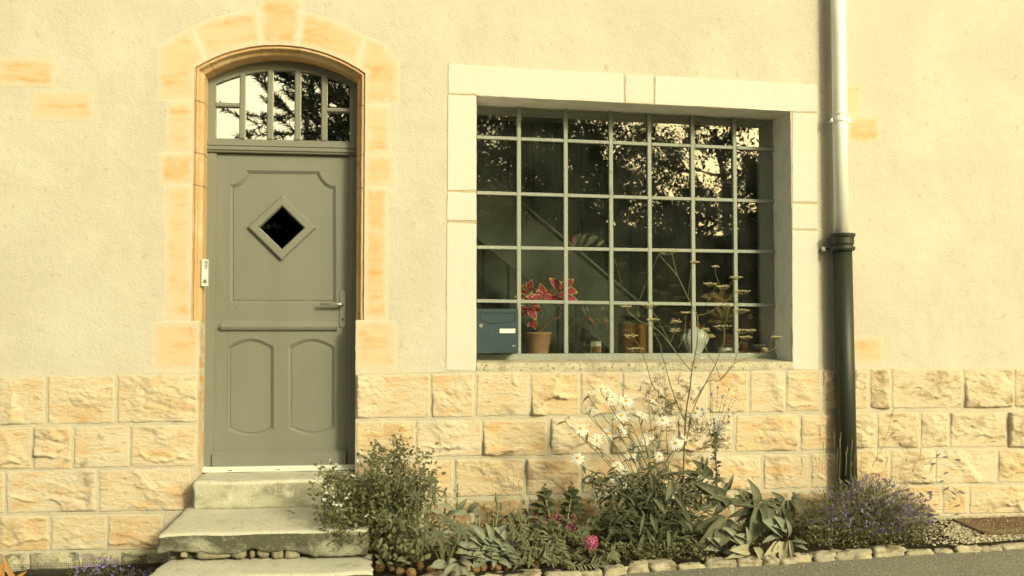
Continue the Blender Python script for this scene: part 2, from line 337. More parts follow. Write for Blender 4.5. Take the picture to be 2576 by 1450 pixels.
def glassmat(name, refl, tintc, wob=.0, haze=.0):
    m = bpy.data.materials.new(name); m.use_nodes = True; nt = m.node_tree; nt.nodes.clear()
    o = nt.nodes.new('ShaderNodeOutputMaterial'); g = nt.nodes.new('ShaderNodeBsdfGlossy'); g.inputs['Roughness'].default_value = .012
    g.inputs[0].default_value = (1,1,.97,1)
    t = nt.nodes.new('ShaderNodeBsdfTransparent'); t.inputs[0].default_value = (*tintc, 1)
    mx = nt.nodes.new('ShaderNodeMixShader')
    df = nt.nodes.new('ShaderNodeBsdfDiffuse'); df.inputs[0].default_value = (.55,.60,.52,1); dm = nt.nodes.new('ShaderNodeMixShader'); dm.inputs[0].default_value = haze
    lw = nt.nodes.new('ShaderNodeFresnel'); lw.inputs[0].default_value = 1.5
    nt.links.new(mth(nt, 'ADD', mth(nt, 'MULTIPLY', lw.outputs[0], .4 if refl < .05 else 1), refl), mx.inputs[0])
    nt.links.new(t.outputs[0], mx.inputs[1]); nt.links.new(g.outputs[0], mx.inputs[2]); nt.links.new(mx.outputs[0], dm.inputs[1]); nt.links.new(df.outputs[0], dm.inputs[2]); nt.links.new(dm.outputs[0], o.inputs[0])
    geo = nt.nodes.new('ShaderNodeNewGeometry'); n = tnoise(nt, geo.outputs['Position'], 5, 2, .5)
    if haze:   # dusty haze mixed into the glass in patches, lifting the dark room behind
        nd = tnoise(nt, geo.outputs['Position'], 3.5, 5, .6); nt.links.new(mth(nt, 'MULTIPLY', ramp2(nt, nd, .25, .75), haze*2), dm.inputs[0])
    b = nt.nodes.new('ShaderNodeBump'); b.inputs['Strength'].default_value = wob; b.inputs['Distance'].default_value = .004
    nt.links.new(n, b.inputs['Height']); nt.links.new(b.outputs[0], g.inputs['Normal'])
    return m
M_glass = glassmat('old_window_glass', .15, (.93,.96,.91), .05, .017)
M_coated = glassmat('mirror_coated_glass', .80, (.4,.42,.38), .03)
M_smoked = glassmat('smoked_glass', .0, (.06,.06,.05), .02)

# ------------------------------------------------------------------ polygon helpers
def fbm(x, z, sx, sz, seed, oct=4):
    out = np.zeros_like(x); a = 1.0; tot = 0
    for o in range(oct):
        out += a*_pn(x*sx*2**o + seed*3.17, z*sz*2**o + seed*7.31); tot += a; a *= .55
    return out/tot
_perm = rng.permutation(512).astype(np.int64)
_perm = np.concatenate([_perm, _perm])
_ga = rng.uniform(0, 2*np.pi, 512)
def _pn(x, y):
    xi = np.floor(x).astype(np.int64); yi = np.floor(y).astype(np.int64); xf = x-xi; yf = y-yi
    def g(i, j, dx, dy):
        h = _perm[(_perm[i & 511] + j) & 511]; return np.cos(_ga[h])*dx + np.sin(_ga[h])*dy
    u = xf*xf*xf*(xf*(xf*6-15)+10); v = yf*yf*yf*(yf*(yf*6-15)+10)
    a = g(xi, yi, xf, yf)*(1-u) + g(xi+1, yi, xf-1, yf)*u
    b = g(xi, yi+1, xf, yf-1)*(1-u) + g(xi+1, yi+1, xf-1, yf-1)*u
    return (a*(1-v) + b*v)*1.4
def resample(poly, step):
    out = []
    n = len(poly)
    for i in range(n):
        a, b = np.array(poly[i], float), np.array(poly[(i+1) % n], float); k = max(1, int(np.hypot(*(b-a))/step))
        for j in range(k): out.append(a + (b-a)*j/k)
    return np.array(out)
def inside(P, poly):
    x, y = P[:, 0], P[:, 1]; c = np.zeros(len(P), bool); n = len(poly); j = n-1
    for i in range(n):
        xi, yi = poly[i]; xj, yj = poly[j]
        c ^= ((yi > y) != (yj > y)) & (x < (xj-xi)*(y-yi)/(yj-yi+1e-12) + xi); j = i
    return c
def edist(P, poly):
    d = np.full(len(P), 1e9); n = len(poly)
    for i in range(n):
        a = np.array(poly[i]); b = np.array(poly[(i+1) % n]); ab = b-a
        t = np.clip(((P-a)@ab)/(ab@ab+1e-12), 0, 1); q = a + t[:, None]*ab
        d = np.minimum(d, np.hypot(*(P-q).T))
    return d
def roundcorners(poly, r, k=3):
    out = []; n = len(poly)
    for i in range(n):
        p = np.array(poly[i], float); a = np.array(poly[i-1], float)-p; b = np.array(poly[(i+1) % n], float)-p
        la, lb = np.hypot(*a), np.hypot(*b); rr = min(r, la*.45, lb*.45)
        if rr < 1e-5: out.append(p); continue
        pa, pb = p + a/la*rr, p + b/lb*rr
        for j in range(k+1):
            t = j/k; out.append(pa*(1-t)**2 + 2*p*t*(1-t) + pb*t*t)
    return out
def stone(name, poly, mat, parent, seed, proud=.035, rough=1.0, step=.009, base=0.0, ramp=.02, rc=.008, wob=.003, back=.03, **kw):
    """A stone whose outline `poly` lies in the wall plane (x, z); its face stands out towards the street."""
    poly = roundcorners(poly, rc)
    O = resample(poly, step*1.6)
    O = O + np.stack([fbm(O[:,0], O[:,1], 22, 22, seed+5), fbm(O[:,0], O[:,1], 22, 22, seed+9)], 1)*wob*2
    mn, mx = O.min(0), O.max(0); size = mx-mn
    gx, gy = np.meshgrid(np.arange(mn[0]+step*.6, mx[0], step), np.arange(mn[1]+step*.6, mx[1], step))
    P = np.stack([gx.ravel(), gy.ravel()], 1); P = P + rng.uniform(-.2, .2, P.shape)*step
    P = P[inside(P, O)]; dd = edist(P, O); P = P[dd > step*.5]
    pts = np.concatenate([O, P]); n0 = len(O)
    r = delaunay_2d_cdt([Vector(p) for p in pts], [], [list(range(n0))], 1, 1e-7)
    V = np.array([tuple(v) for v in r[0]]); faces = [tuple(f) for f in r[2]]
    d = edist(V, O); x, z = V[:,0], V[:,1]
    rr = np.random.default_rng(seed)
    rampv = 1-(1-np.clip(d/ramp, 0, 1))**2.2
    u = (x-mn[0])/size[0]; v = (z-mn[1])/size[1]
    if rough > 0:
        hf = np.full(len(V), 1.0)
        for k in range(7):
            cx, cz = rr.uniform(.1,.9), rr.uniform(.1,.9); a = rr.uniform(0, 2*np.pi); sl = rr.uniform(.5, 3.0)
            hf = np.minimum(hf, rr.uniform(.75, 1.1) - sl*((u-cx)*np.cos(a)*min(1, size[0]/.3) + (v-cz)*np.sin(a)*.7))
        hf = np.clip(hf + .25*fbm(x, z, 9, 14, seed, 3), .12, 1.25)
        # broken ledges: the lower part has flaked away under a ragged bed line
        zl = rr.uniform(.12, .42) + .26*fbm(x, z*0, 6, 1, seed+3, 6) + rr.uniform(-.14, .14)*(u-.5)
        on = np.clip(fbm(x, z*0, 4, 1, seed+11, 2)*3 + rr.choice([-1.5, -.3, .5, 1.2]), 0, 1)
        t = np.clip((zl-v)/.028, 0, 1)
        h = proud*hf + on*.015*np.exp(-((v-zl-.03)/.05)**2) - on*t*proud*rr.uniform(.6, .95)
        if rr.random() < .5:
            z2 = rr.uniform(.45, .75) + .14*fbm(x, z*0, 5, 1, seed+31, 3) + rr.uniform(-.3, .3)*(u-.5)
            on2 = np.clip(fbm(x, z*0, 5, 1, seed+17, 2)*4, 0, 1)
            h -= on2*np.clip((z2-v)/.04, 0, 1)*proud*.22
        h += .008*rough*fbm(x, z, 12, 26, seed+2, 5) + .005*rough*fbm(x, z, 45, 80, seed+4, 2) - .018*np.abs(fbm(x+.5*z, z+.2*x, 8, 15, seed+8, 5))
        h = np.clip(h, .003, None)
    else:
        h = proud*(1 + .25*fbm(x, z, 8, 8, seed, 3))
    Y = -(base + rampv*h)
    verts = np.stack([x, Y, z], 1)
    # skirt running back into the joint
    onb = [i for i in range(len(V)) if d[i] < 1e-6]
    from collections import Counter
    ec = Counter()
    for f in faces:
        for a, b in zip(f, f[1:]+f[:1]): ec[(a, b)] += 1
    vl = [tuple(p) for p in verts]; mp = {}
    fl = [tuple(f) for f in faces]
    for (a, b), c in list(ec.items()):
        if (b, a) not in ec:
            for q in (a, b):
                if q not in mp: mp[q] = len(vl); vl.append((V[q][0], back, V[q][1]))
            fl.append((b, a, mp[a], mp[b]))
    me = mesh(name, vl, fl, mat, smooth=(rough > 0))
    at = me.attributes.new('edge', 'FLOAT', 'POINT')
    ev = np.clip(1-d/(.03 if rough > 0 else .075), 0, 1); ev = np.concatenate([ev, np.ones(len(vl)-len(ev))])
    at.data.foreach_set('value', ev.astype(np.float32))
    # outward (towards -Y) orientation
    if me.polygons[0].normal.y > 0: me.flip_normals()
    return obj(name, me, parent, **kw)

def WP(pts, Y=0.0):
    o = []
    for x, y in pts:
        p = W(x, y, Y); o.append((p.x, p.z))
    return o
def plate(outer, holes, y0, y1, bevel=0.0):
    """Prism of a polygon with holes in (x,z) between y0 (front) and y1."""
    loops = [outer] + list(holes)
    if y0 < y1: pass
    flat = [Vector((p[0], 0, p[1])) for L in loops for p in L]
    tri = tessellate_polygon([[Vector((p[0], p[1], 0)) for p in L] for L in loops])
    n = len(flat); v = [(p.x, y0, p.z) for p in flat] + [(p.x, y1, p.z) for p in flat]
    f = []
    for t in tri:
        a, b, c = (flat[i] for i in t)
        nrm = (b-a).cross(c-a)
        t = tuple(t) if nrm.y < 0 else tuple(reversed(t))
        f.append(t); f.append(tuple(i+n for i in reversed(t)))
    i0 = 0
    for L in loops:
        k = len(L)
        for j in range(k): f.append((i0+j, i0+(j+1) % k, n+i0+(j+1) % k, n+i0+j))
        i0 += k
    return v, f
def offset(poly, d):
    """Move a closed outline inwards by d."""
    n = len(poly); A = sum(poly[i][0]*poly[(i+1) % n][1]-poly[(i+1) % n][0]*poly[i][1] for i in range(n))
    s = 1 if A > 0 else -1; out = []
    for i in range(n):
        p = np.array(poly[i]); a = p-np.array(poly[i-1]); b = np.array(poly[(i+1) % n])-p
        a = a/(np.hypot(*a)+1e-12); b = b/(np.hypot(*b)+1e-12)
        na = np.array((-a[1], a[0]))*s; nb = np.array((-b[1], b[0]))*s
        m = na+nb; L = m@m
        if L < 1e-6: m = na
        else: m = m*2/L
        ml = np.hypot(*m)
        if ml > 2.2: m = m/ml*2.2
        out.append(tuple(p + m*d))
    return out

# ------------------------------------------------------------------ the ground
def sheet(name, pts, mat, **kw):
    return obj(name, mesh(name, pts, [tuple(range(len(pts)))], mat), None, **kw)
def gp(x, y, h=0): return (x, y, gz(max(-30, min(30, x)))+h)
def strip(name, xs, y0, y1, h, mat):
    v = []; f = []
    for x in xs:
        a = y0(x) if callable(y0) else y0; b = y1(x) if callable(y1) else y1
        v += [gp(x, a, h), gp(x, b, h)]
    for i in range(len(xs)-1): f.append((2*i, 2*i+2, 2*i+3, 2*i+1))
    return obj(name, mesh(name, v, f, mat), None, kind='structure')
M_ground = MAT('ground', (.10,.10,.07), [(.3,.4,.6,(.13,.12,.08))], .95)
strip('ground', [-300,-30,-8,8,30,300], -300, 300, -.10, M_ground)
kerb_px = [(1040,1452),(1130,1449),(1230,1446),(1315,1440),(1413,1436),(1487,1433),(1541,1429),(1602,1423),(1664,1420),(1730,1412),(1807,1408),(1878,1406),(1950,1402),(2012,1398),(2066,1394),(2143,1389),(2225,1382),(2306,1379),(2368,1375),(2425,1373),(2484,1370),(2545,1363),(2640,1357)]
kerb_pts = [G(x, y, .03) for x, y in kerb_px]
print('kerb', [(round(p.x,2), round(p.y,2)) for p in kerb_pts])
def kerb_y(X):
    ks = kerb_pts
    if X <= ks[0].x: return ks[0].y - (ks[0].x-X)*.02
    for a, b in zip(ks, ks[1:]):
        if X <= b.x: return a.y + (b.y-a.y)*(X-a.x)/(b.x-a.x)
    return ks[-1].y + .02*(X-ks[-1].x)
strip('street', [-30]+[x*.25 for x in range(-30, 60)]+[30], -12, lambda X: kerb_y(X)+.02, 0, M_asphalt)
BEDH = .035
strip('garden_bed', [-1.0+x*.2 for x in range(0, 36)], lambda X: kerb_y(X)-.02, .0, BEDH, M_soil)
strip('soil_strip', [-8+x*.5 for x in range(0, 15)], -.75, .0, .012, M_soil)
strip('far_verge', [-30,-10,0,10,30], -60, -12, .0, MAT('verge_grass', (.06,.075,.03), [(4,.4,.6,(.09,.10,.05))], .95))

# ------------------------------------------------------------------ the house
house = thing('house', 'old house front with cream render, orange stone door surround and rough sandstone base', 'house', (0, 0, 0))
RD, RW = .20, .28                                  # how far the door and the window stand back
XL, XR = W(509, 700, .065).x, W(896, 700, .065).x  # door opening
XC = (XL+XR)/2; zs = W(705, 188, 0).z; zcrown = W(705, 133, 0).z
hw = (XR-XL)/2; rise = zcrown-zs; RAD = (hw*hw+rise*rise)/(2*rise); ZC0 = zcrown-RAD
def arc(off, x0, x1, n):
    """points of the door arch, `off` outside the arris, between x0 and x1"""
    r = RAD+off; out = []
    for i in range(n+1):
        x = x0+(x1-x0)*i/n; out.append((x, ZC0+math.sqrt(max(r*r-(x-XC)**2, 0))))
    return out
z_thr = CAM.z-.93
xr0, xr1 = W(893, 1000, 0).x, 0
WL, WR = W(1198, 580, 0).x, W(1992, 600, 0).x
win_tl, win_tr = W(1199, 240, 0), W(1992, 279, 0)
win_b = W(1590, 927, 0).z
JO = .0525
def mitre():
    n2 = Vector((-hw, zs-ZC0)).normalized(); n1 = Vector((-1, 0)); return (n1+n2)/(1+n1.dot(n2))
MIT = mitre(); zmit = zs+JO*MIT.y
zstopL, zstopR = W(505, 808).z, W(895, 806).z
ar_jo = [p for p in arc(JO, XL-JO, XR+JO, 40) if p[1] > zmit+.002]
door_open = [(XL, z_thr-.3), (XL, zstopL), (XL-JO, zstopL), (XL-JO, zmit)] + ar_jo + [(XR+JO, zmit), (XR+JO, zstopR), (XR, zstopR), (XR, z_thr-.3)]
win_open = [(WL, win_b-.01), (WL, win_tl.z), (WR, win_tr.z), (WR, win_b-.01)]
v, f = plate([(-9, -.3), (-9, 7), (11, 7), (11, -.3)], [door_open, win_open], 0, .30)
obj('render_wall', mesh('render_wall', v, f, M_stucco), house)

# --- coarse mortar bed behind the plinth stones
def top_z(x): return W(x, 940-(x-1288)*.0075, 0).z
px = [(-150,950),(516,936)]
def plinth_mortar(x0, x1):
    P = [W(x0, 950-(x0)*.0095, 0), W(x1, 950-(x1)*.0095, 0)]
    a, b = P; vv, ff = plate([(a.x, -.3), (a.x, a.z), (b.x, b.z), (b.x, -.3)], [], -.009, -.0005)
    obj('mortar', mesh('mortar', vv, ff, M_mortar), house)
XA = (W(504, 1000, 0).x); XB = W(894, 1000, 0).x
a = W(-700, 955, 0)
vv, ff = plate([(-8, -.3), (-8, a.z+.01), (W(0,949).x, W(0,949).z), (XL-.004, W(500,937).z), (XL-.004, -.3)], [], -.009, -.0005); obj('mortar', mesh('mortar', vv, ff, M_mortar), house)
vv, ff = plate([(XR+.004, -.3), (XR+.004, W(893,939).z), (WL, W(1198,931).z), (WR, W(1992,929).z), (W(2576,927).x, W(2576,927).z), (10, W(2576,927).z+.02), (10, -.3)], [], -.009, -.0005)
obj('mortar', mesh('mortar', vv, ff, M_mortar), house)

def row_stones(rows, sd):
    for (yt0, yt1, yb0, yb1, xa, xb, xs, kind) in rows:
        # yt/yb: top and bottom y at x = xa and x = xb
        for (x0, x1) in xs:
            def yt(x): return yt0+(yt1-yt0)*(x-xa)/(xb-xa)
            def yb(x): return yb0+(yb1-yb0)*(x-xa)/(xb-xa)
            sd += 1; rr = random.Random(sd)
            j = lambda: rr.uniform(-1.3, 1.3)
            poly = WP([(x0-1+j(), yt(x0)-1+j()), (x1+1+j(), yt(x1)-1+j()), (x1+1+j(), yb(x1)+1+j()), (x0-1+j(), yb(x0)+1+j())])
            mat = {'m': M_roughmid, 'n': M_rough, 'd': M_roughdark, 'f': M_foundation}[kind]
            stone('stone', poly, mat, house, sd, proud=rr.uniform(.026, .046) if kind != 'f' else .05, base=.0085, ramp=.011, wob=.0045)
    return sd
sd = 100
# left of the door
sd = row_stones([
    (950,940,1069,1060,0,500,[(-330,-190),(-184,-8),(-2,114),(121,289),(297,497)],'n'),
    (1077,1069,1181,1171,0,500,[(-350,-140),(-134,-6),(-2,80),(87,180),(187,325),(331,494)],'n'),
    (1188,1179,1291,1281,0,500,[(-340,-230),(-224,11),(17,243),(250,481)],'n'),
    (1300,1291,1386,1378,0,500,[(-330,-140),(-134,-2),(2,123),(130,267),(274,408)],'n'),
    (1393,1388,1440,1436,0,420,[(-200,-60),(-50,70),(78,200),(208,300),(306,420)],'f')], sd)
# between door and pipe
sd = row_stones([
    (943,932,1053,1032,897,2110,[(897,1081),(1087,1191),(1198,1329),(1336,1455),(1462,1560),(1567,1664),(1671,1778),(1785,1879),(1887,1971),(1978,2063),(2070,2140)],'n'),
    (1062,1042,1152,1131,897,2110,[(897,1042),(1049,1208),(1216,1374),(1385,1530),(1539,1697),(1706,1840),(1850,2006),(2014,2125)],'n'),
    (1161,1141,1255,1224,897,2110,[(897,985),(991,1138),(1145,1316),(1324,1457),(1465,1600),(1607,1755),(1763,1911),(1919,2032),(2040,2130)],'n'),
    (1266,1233,1340,1300,897,2110,[(905,1060),(1068,1185),(1193,1325),(1332,1500),(1508,1690),(1698,1840),(1848,1985),(1992,2130)],'d'),
    (1347,1308,1400,1350,897,2110,[(905,1010),(1016,1150),(1157,1290),(1298,1450),(1458,1600),(1608,1760),(1768,1900),(1908,2130)],'d')], sd)
# right of the pipe
sd = row_stones([
    (929,929,1027,1024,2150,2576,[(2146,2181),(2188,2234),(2243,2417),(2425,2545),(2551,2700)],'m'),
    (1038,1037,1126,1123,2150,2576,[(2133,2199),(2208,2309),(2315,2382),(2389,2527),(2535,2690)],'m'),
    (1133,1130,1216,1213,2150,2576,[(2137,2234),(2241,2348),(2354,2504),(2511,2700)],'n'),
    (1222,1220,1297,1288,2150,2576,[(2137,2260),(2267,2365),(2371,2431),(2439,2620)],'n'),
    (1303,1295,1340,1330,2150,2576,[(2137,2290),(2297,2480),(2487,2640)],'f')], sd)

# --- smooth stones round the door
def flat(name, pts, sd, mat=M_orange, proud=.004, **kw):
    return stone(name, WP(pts) if not kw.pop('world', False) else pts, mat, house, sd, proud=proud*.08, rough=0, step=.016, ramp=.003, rc=.014, wob=.0035, back=.02, base=.0014, **kw)
def arcs(offs, xa, xb, n=10): return arc(offs, xa, xb, n)
def pxl(x, y): p = W(x, y, 0); return (p.x, p.z)
kx0, kx1 = W(657,100).x, W(748,100).x
v0x, v1x = W(513,130).x, W(900,140).x
gapx = .0035
flat('voussoir', [pxl(653,-12), pxl(759,-10), pxl(757,40)] + list(reversed(arcs(JO+.003, kx0+gapx, kx1-gapx))), 11, world=True)
flat('voussoir', [pxl(486,66), pxl(560,42), pxl(649,24)] + list(reversed(arcs(JO+.003, W(524,130).x, kx0-gapx))), 12, world=True)
flat('voussoir', [pxl(763,28), pxl(850,56), pxl(917,92)] + list(reversed(arcs(JO+.003, kx1+gapx, W(896,140).x))), 13, world=True)
flat('voussoir', [pxl(400,118), pxl(480,70)] + list(reversed(arcs(JO+.003, XL-JO, W(516,132).x, 4))) + [(XL-JO, zs-.02), (XL-JO, pxl(500,251)[1]), pxl(397,250)], 14, world=True)
flat('voussoir', [pxl(921,95), pxl(962,108), pxl(1004,156), pxl(1003,259), (XR+JO, pxl(915,262)[1]), (XR+JO, zs-.02)] + list(reversed(arcs(JO+.003, W(903,143).x, XR+JO, 4))), 15, world=True)
for i, (x0, y0, y1) in enumerate([(418,256,382), (401,386,463), (416,467,806), (386,811,932)]):
    z0, z1 = W(x0, y1).z, W(x0, y0).z; off = JO if i < 3 else 0
    flat('jamb_stone', [(W(x0,y0).x, z1), (XL-off, z1), (XL-off, z0), (W(x0,y1).x, z0)], 20+i, world=True)
for i, (x1, y0, y1) in enumerate([(980,268,387), (992,391,470), (975,474,804), (997,809,928)]):
    z0, z1 = W(x1, y1).z, W(x1, y0).z; off = JO if i < 3 else 0
    flat('jamb_stone', [(XR+off, z1), (W(x1,y0).x, z1), (W(x1,y1).x, z0), (XR+off, z0)], 30+i, world=True)
for i, (x0, y0, x1, y1) in enumerate([(-60,143,138,219), (78,228,235,306), (2083,212,2168,287), (2128,290,2215,360), (2140,843,2222,917)]):
    flat('quoin_stone', [(x0,y0),(x1,y0+(x1-x0)*.02),(x1,y1),(x0,y1-2)], 40+i)
# pale pointing under those stones
def backing(pts):
    v, f = plate(pts, [], -.0008, .004); obj('pointing', mesh('pointing', v, f, M_joint), house)
lo_pts = [pxl(655,-14), pxl(652,22), pxl(560,38), pxl(484,64), pxl(398,115), pxl(396,252), pxl(418,253), pxl(417,382), pxl(400,384), pxl(400,465), pxl(414,466), pxl(414,808), pxl(384,810), pxl(384,934), (XL-.0005, pxl(500,934)[1]), (XL-.0005, zstopL+.002), (XL-JO, zstopL+.002), (XL-JO, zmit)]
ar = ar_jo
ro_pts = [(XR+JO, zmit), (XR+JO, zstopR+.002), (XR+.0005, zstopR+.002), (XR+.0005, pxl(900,930)[1]), pxl(999,930), pxl(999,808), pxl(977,806), pxl(977,472), pxl(994,471), pxl(994,389), pxl(982,388), pxl(982,262), pxl(1005,260), pxl(1006,155), pxl(964,105), pxl(918,90), pxl(850,53), pxl(761,26), pxl(761,-14)]
backing(list(reversed(lo_pts)) + list(reversed(ro_pts)) + list(reversed(ar)))

# --- moulded reveal, one piece per stone
PROF = [(.0525,-.004),(.050,.004),(.047,.016),(.044,.010),(.038,.006),(.031,.008),(.027,.018),(.024,.034),(.017,.046),(.008,.053),(.002,.060),(0,.066),(0,.12),(0,RD+.06)]
PSQ = [(.004,-.003),(.001,.0),(0,.004),(0,.07),(0,.14),(0,RD+.06)]
def reveal(path, prof, sd):
    """path: list of ((x,z), outward normal (nx,nz))"""
    v = []; f = []; m = len(prof)
    for i, ((x, z), (nx, nz)) in enumerate(path):
        for j, (o, y) in enumerate(prof):
            n = noise.noise(Vector((x*14, y*14+sd, z*14)))*.0022 + noise.noise(Vector((x*50, y*50, z*50+sd)))*.0012
            v.append((x+nx*(o+n), y+n*.6, z+nz*(o+n)))
    for i in range(len(path)-1):
        for j in range(m-1): f.append((i*m+j, i*m+j+1, (i+1)*m+j+1, (i+1)*m+j))
    me = mesh('reveal_stone', v, f, M_mouldshade, smooth=False)
    obj('reveal_stone', me, house)
def vert_path(x, z0, z1, nx, n=24):
    p = [((x, z0+(z1-z0)*i/n), (nx, MIT.y if (abs(z1-zs) < 1e-6 and i == n) else 0)) for i in range(n+1)]
    return p if nx > 0 else p[::-1]
ys_l = [188, 253, 384, 465, 808, 936, 1064, 1176, 1200]
for i in range(len(ys_l)-1):
    zt, zb = (zs if i == 0 else W(505, ys_l[i]).z-.002), W(505, ys_l[i+1]).z+.002
    reveal(vert_path(XL, zb, zt, -1, 20), PROF if i < 4 else PSQ, i)
ys_r = [188, 264, 389, 472, 806, 934, 1057, 1156, 1200]
for i in range(len(ys_r)-1):
    zt, zb = (zs if i == 0 else W(895, ys_r[i]).z-.002), W(895, ys_r[i+1]).z+.002
    reveal(vert_path(XR, zb, zt, 1, 20), PROF if i < 4 else PSQ, i+20)
def arc_path(x0, x1, n):
    out = []
    for i in range(n+1):
        x = x1+(x0-x1)*i/n; z = ZC0+math.sqrt(RAD*RAD-(x-XC)**2); nn = Vector((x-XC, z-ZC0)).normalized(); out.append(((x, z), (nn.x, nn.y)) if XL+1e-5 < x < XR-1e-5 else ((x, z), (-1 if x < XC else 1, MIT.y)))
    return out
cuts = [XL, W(535,130).x, kx0, kx1, W(880,140).x, XR]
for i in range(5): reveal(arc_path(cuts[i]+(.0012 if i else 0), cuts[i+1]-(.0012 if i < 4 else 0), 16), PROF, i+50)
# dark mortar behind the moulding joints
mb = MB()
obj('reveal_backing', mesh('reveal_backing', [(XL-.006,.02,z_thr-.3),(XL-.006,.29,z_thr-.3),(XL-.006,.29,zstopL),(XL-.006,.02,zstopL),(XR+.006,.02,z_thr-.3),(XR+.006,.29,z_thr-.3),(XR+.006,.29,zstopR),(XR+.006,.02,zstopR)],
    [(0,1,2,3),(4,7,6,5)], M_joint), house)

# --- white stones round the window
def lime(name, pts, sd): return stone(name, WP(pts), M_lime, house, sd, proud=.0008, rough=0, step=.018, ramp=.003, rc=.008, wob=.0026, back=.03, base=.0048)
xl0, xl1, xr0_, xr1_ = 1124, 1198, 1993, 2056
lime('lintel_stone', [(1128,161),(1350,174),(1568,186),(1568,258),(1350,248),(xl1+1,240),(xl1-2,237),(1128,235)], 60)
lime('lintel_stone', [(1573,187),(1643,190),(1643,261),(1573,258)], 61)
lime('lintel_stone', [(1648,191),(1850,202),(2055,213),(2055,281),(1993,281),(1850,272),(1648,262)], 62)
for i, (a, b) in enumerate([(239,478),(483,554),(560,931)]): lime('window_jamb_stone', [(1127-i,a),(xl1,a+3),(xl1,b),(1126-i*2,b)], 63+i)
for i, (a, b) in enumerate([(285,508),(514,576),(581,929)]): lime('window_jamb_stone', [(xr0_,a-1),(2055+i,a),(2055+i,b),(xr0_,b-1)], 66+i)
v, f = plate(WP([(1124,930),(1127,164),(1350,177),(1850,206),(2054,216),(2057,928),(1993,928),(1992,280),(1199,241),(1199,930)]), [], -.0014, .004)
obj('pointing', mesh('pointing', v, f, M_tanjoint), house)
# plastered reveals
def quadgrid(name, a, b, c, d, n, m, mat, amp, parent, sd=0, **kw):
    v = []; f = []
    a, b, c, d = map(Vector, (a, b, c, d)); nn = (b-a).cross(d-a).normalized()
    for i in range(n+1):
        for j in range(m+1):
            u, w_ = i/n, j/m; p = a*(1-u)*(1-w_)+b*u*(1-w_)+c*u*w_+d*(1-u)*w_
            v.append(p + nn*noise.noise(p*9+Vector((sd,0,0)))*amp)
    for i in range(n):
        for j in range(m): k = i*(m+1)+j; f.append((k, k+m+1, k+m+2, k+1))
    return obj(name, mesh(name, v, f, mat, smooth=True), parent, **kw)
e = .004
quadgrid('window_reveal', (WR-e,-.008,win_b), (WR-e-.012,RW+.08,win_b), (WR-e-.012,RW+.08,win_tr.z+.03), (WR-e,-.008,win_tr.z+.03), 8, 40, M_reveal, .005, house, 1)
quadgrid('window_reveal', (WL+e,-.006,win_b), (WL+e,RW+.08,win_b), (WL+e,RW+.08,win_tl.z+.03), (WL+e,-.006,win_tl.z+.03), 8, 40, M_reveal, .003, house, 2)
quadgrid('window_reveal', (WL,-.008,win_tl.z-e), (WR,-.008,win_tr.z-e), (WR,RW+.08,win_tr.z-e+.002), (WL,RW+.08,win_tl.z-e+.002), 60, 8, M_reveal, .005, house, 3)
# rough sill
sz1 = W(1590, 912, -.005).z
mbs = MB(); n = 90
pr = [(-.012, win_b-.012), (-.014, win_b+.004), (-.010, sz1-.008), (.002, sz1), (.10, sz1+.006), (RW+.05, sz1+.02)]
vv = []; ff = []
for i in range(n+1):
    x = WL+.004+(WR-WL-.008)*i/n
    for j, (y, z) in enumerate(pr):
        q = noise.noise(Vector((x*30, y*30, z*30)))*.005 + noise.noise(Vector((x*6, y, z)))*.004
        vv.append((x, y+q*(j < 5), z+q*.7))
m_ = len(pr)
for i in range(n):
    for j in range(m_-1): k = i*m_+j; ff.append((k, k+1, k+m_+1, k+m_))
obj('window_sill', mesh('window_sill', vv, ff, M_sill, smooth=True), house)

# --- the many-paned window
def lerp2(a, b, t): return a+(b-a)*t
VB = [1305, 1423, 1537, 1634, 1743, 1849]; HB = [(345,376),(485,507),(622,634),(757,768)]
def hy(k, x): a, b = HB[k]; return a+(b-a)*(x-1198)/(1950-1198)
Y0 = RW
fr = MB()
zt_l, zt_r = win_tl.z+.02, win_tr.z+.02
xfl, xfr = WL-.02, W(1954,600,Y0).x
zb0, zb1 = W(1600, 909, Y0).z, W(1600, 889, Y0).z
fr.bbox(xfl, xfr, Y0-.02, Y0+.04, zb0-.02, zb1, .004)
fr.bbox(xfr-.012, WR+.03, Y0-.012, Y0+.04, zb1, zt_r+.03, .003)
fr.bbox(xfl, WL+.006, Y0-.012, Y0+.04, zb1, zt_l+.03, .003)
window = fr.obj('window', M_steelpaint, house, label='large grey-green steel window of thirty-five panes')
for x in VB:
    X = W(x, 600, Y0).x; hb = .0142
    t = (X-WL)/(WR-WL); zt = lerp2(win_tl.z, win_tr.z, t)+.02
    MB().bbox(X-hb, X+hb, Y0-.013, Y0+.022, zb1, zt, .003).obj('glazing_bar', M_steelpaint, window)
xs_e = [1194]+VB+[1956]
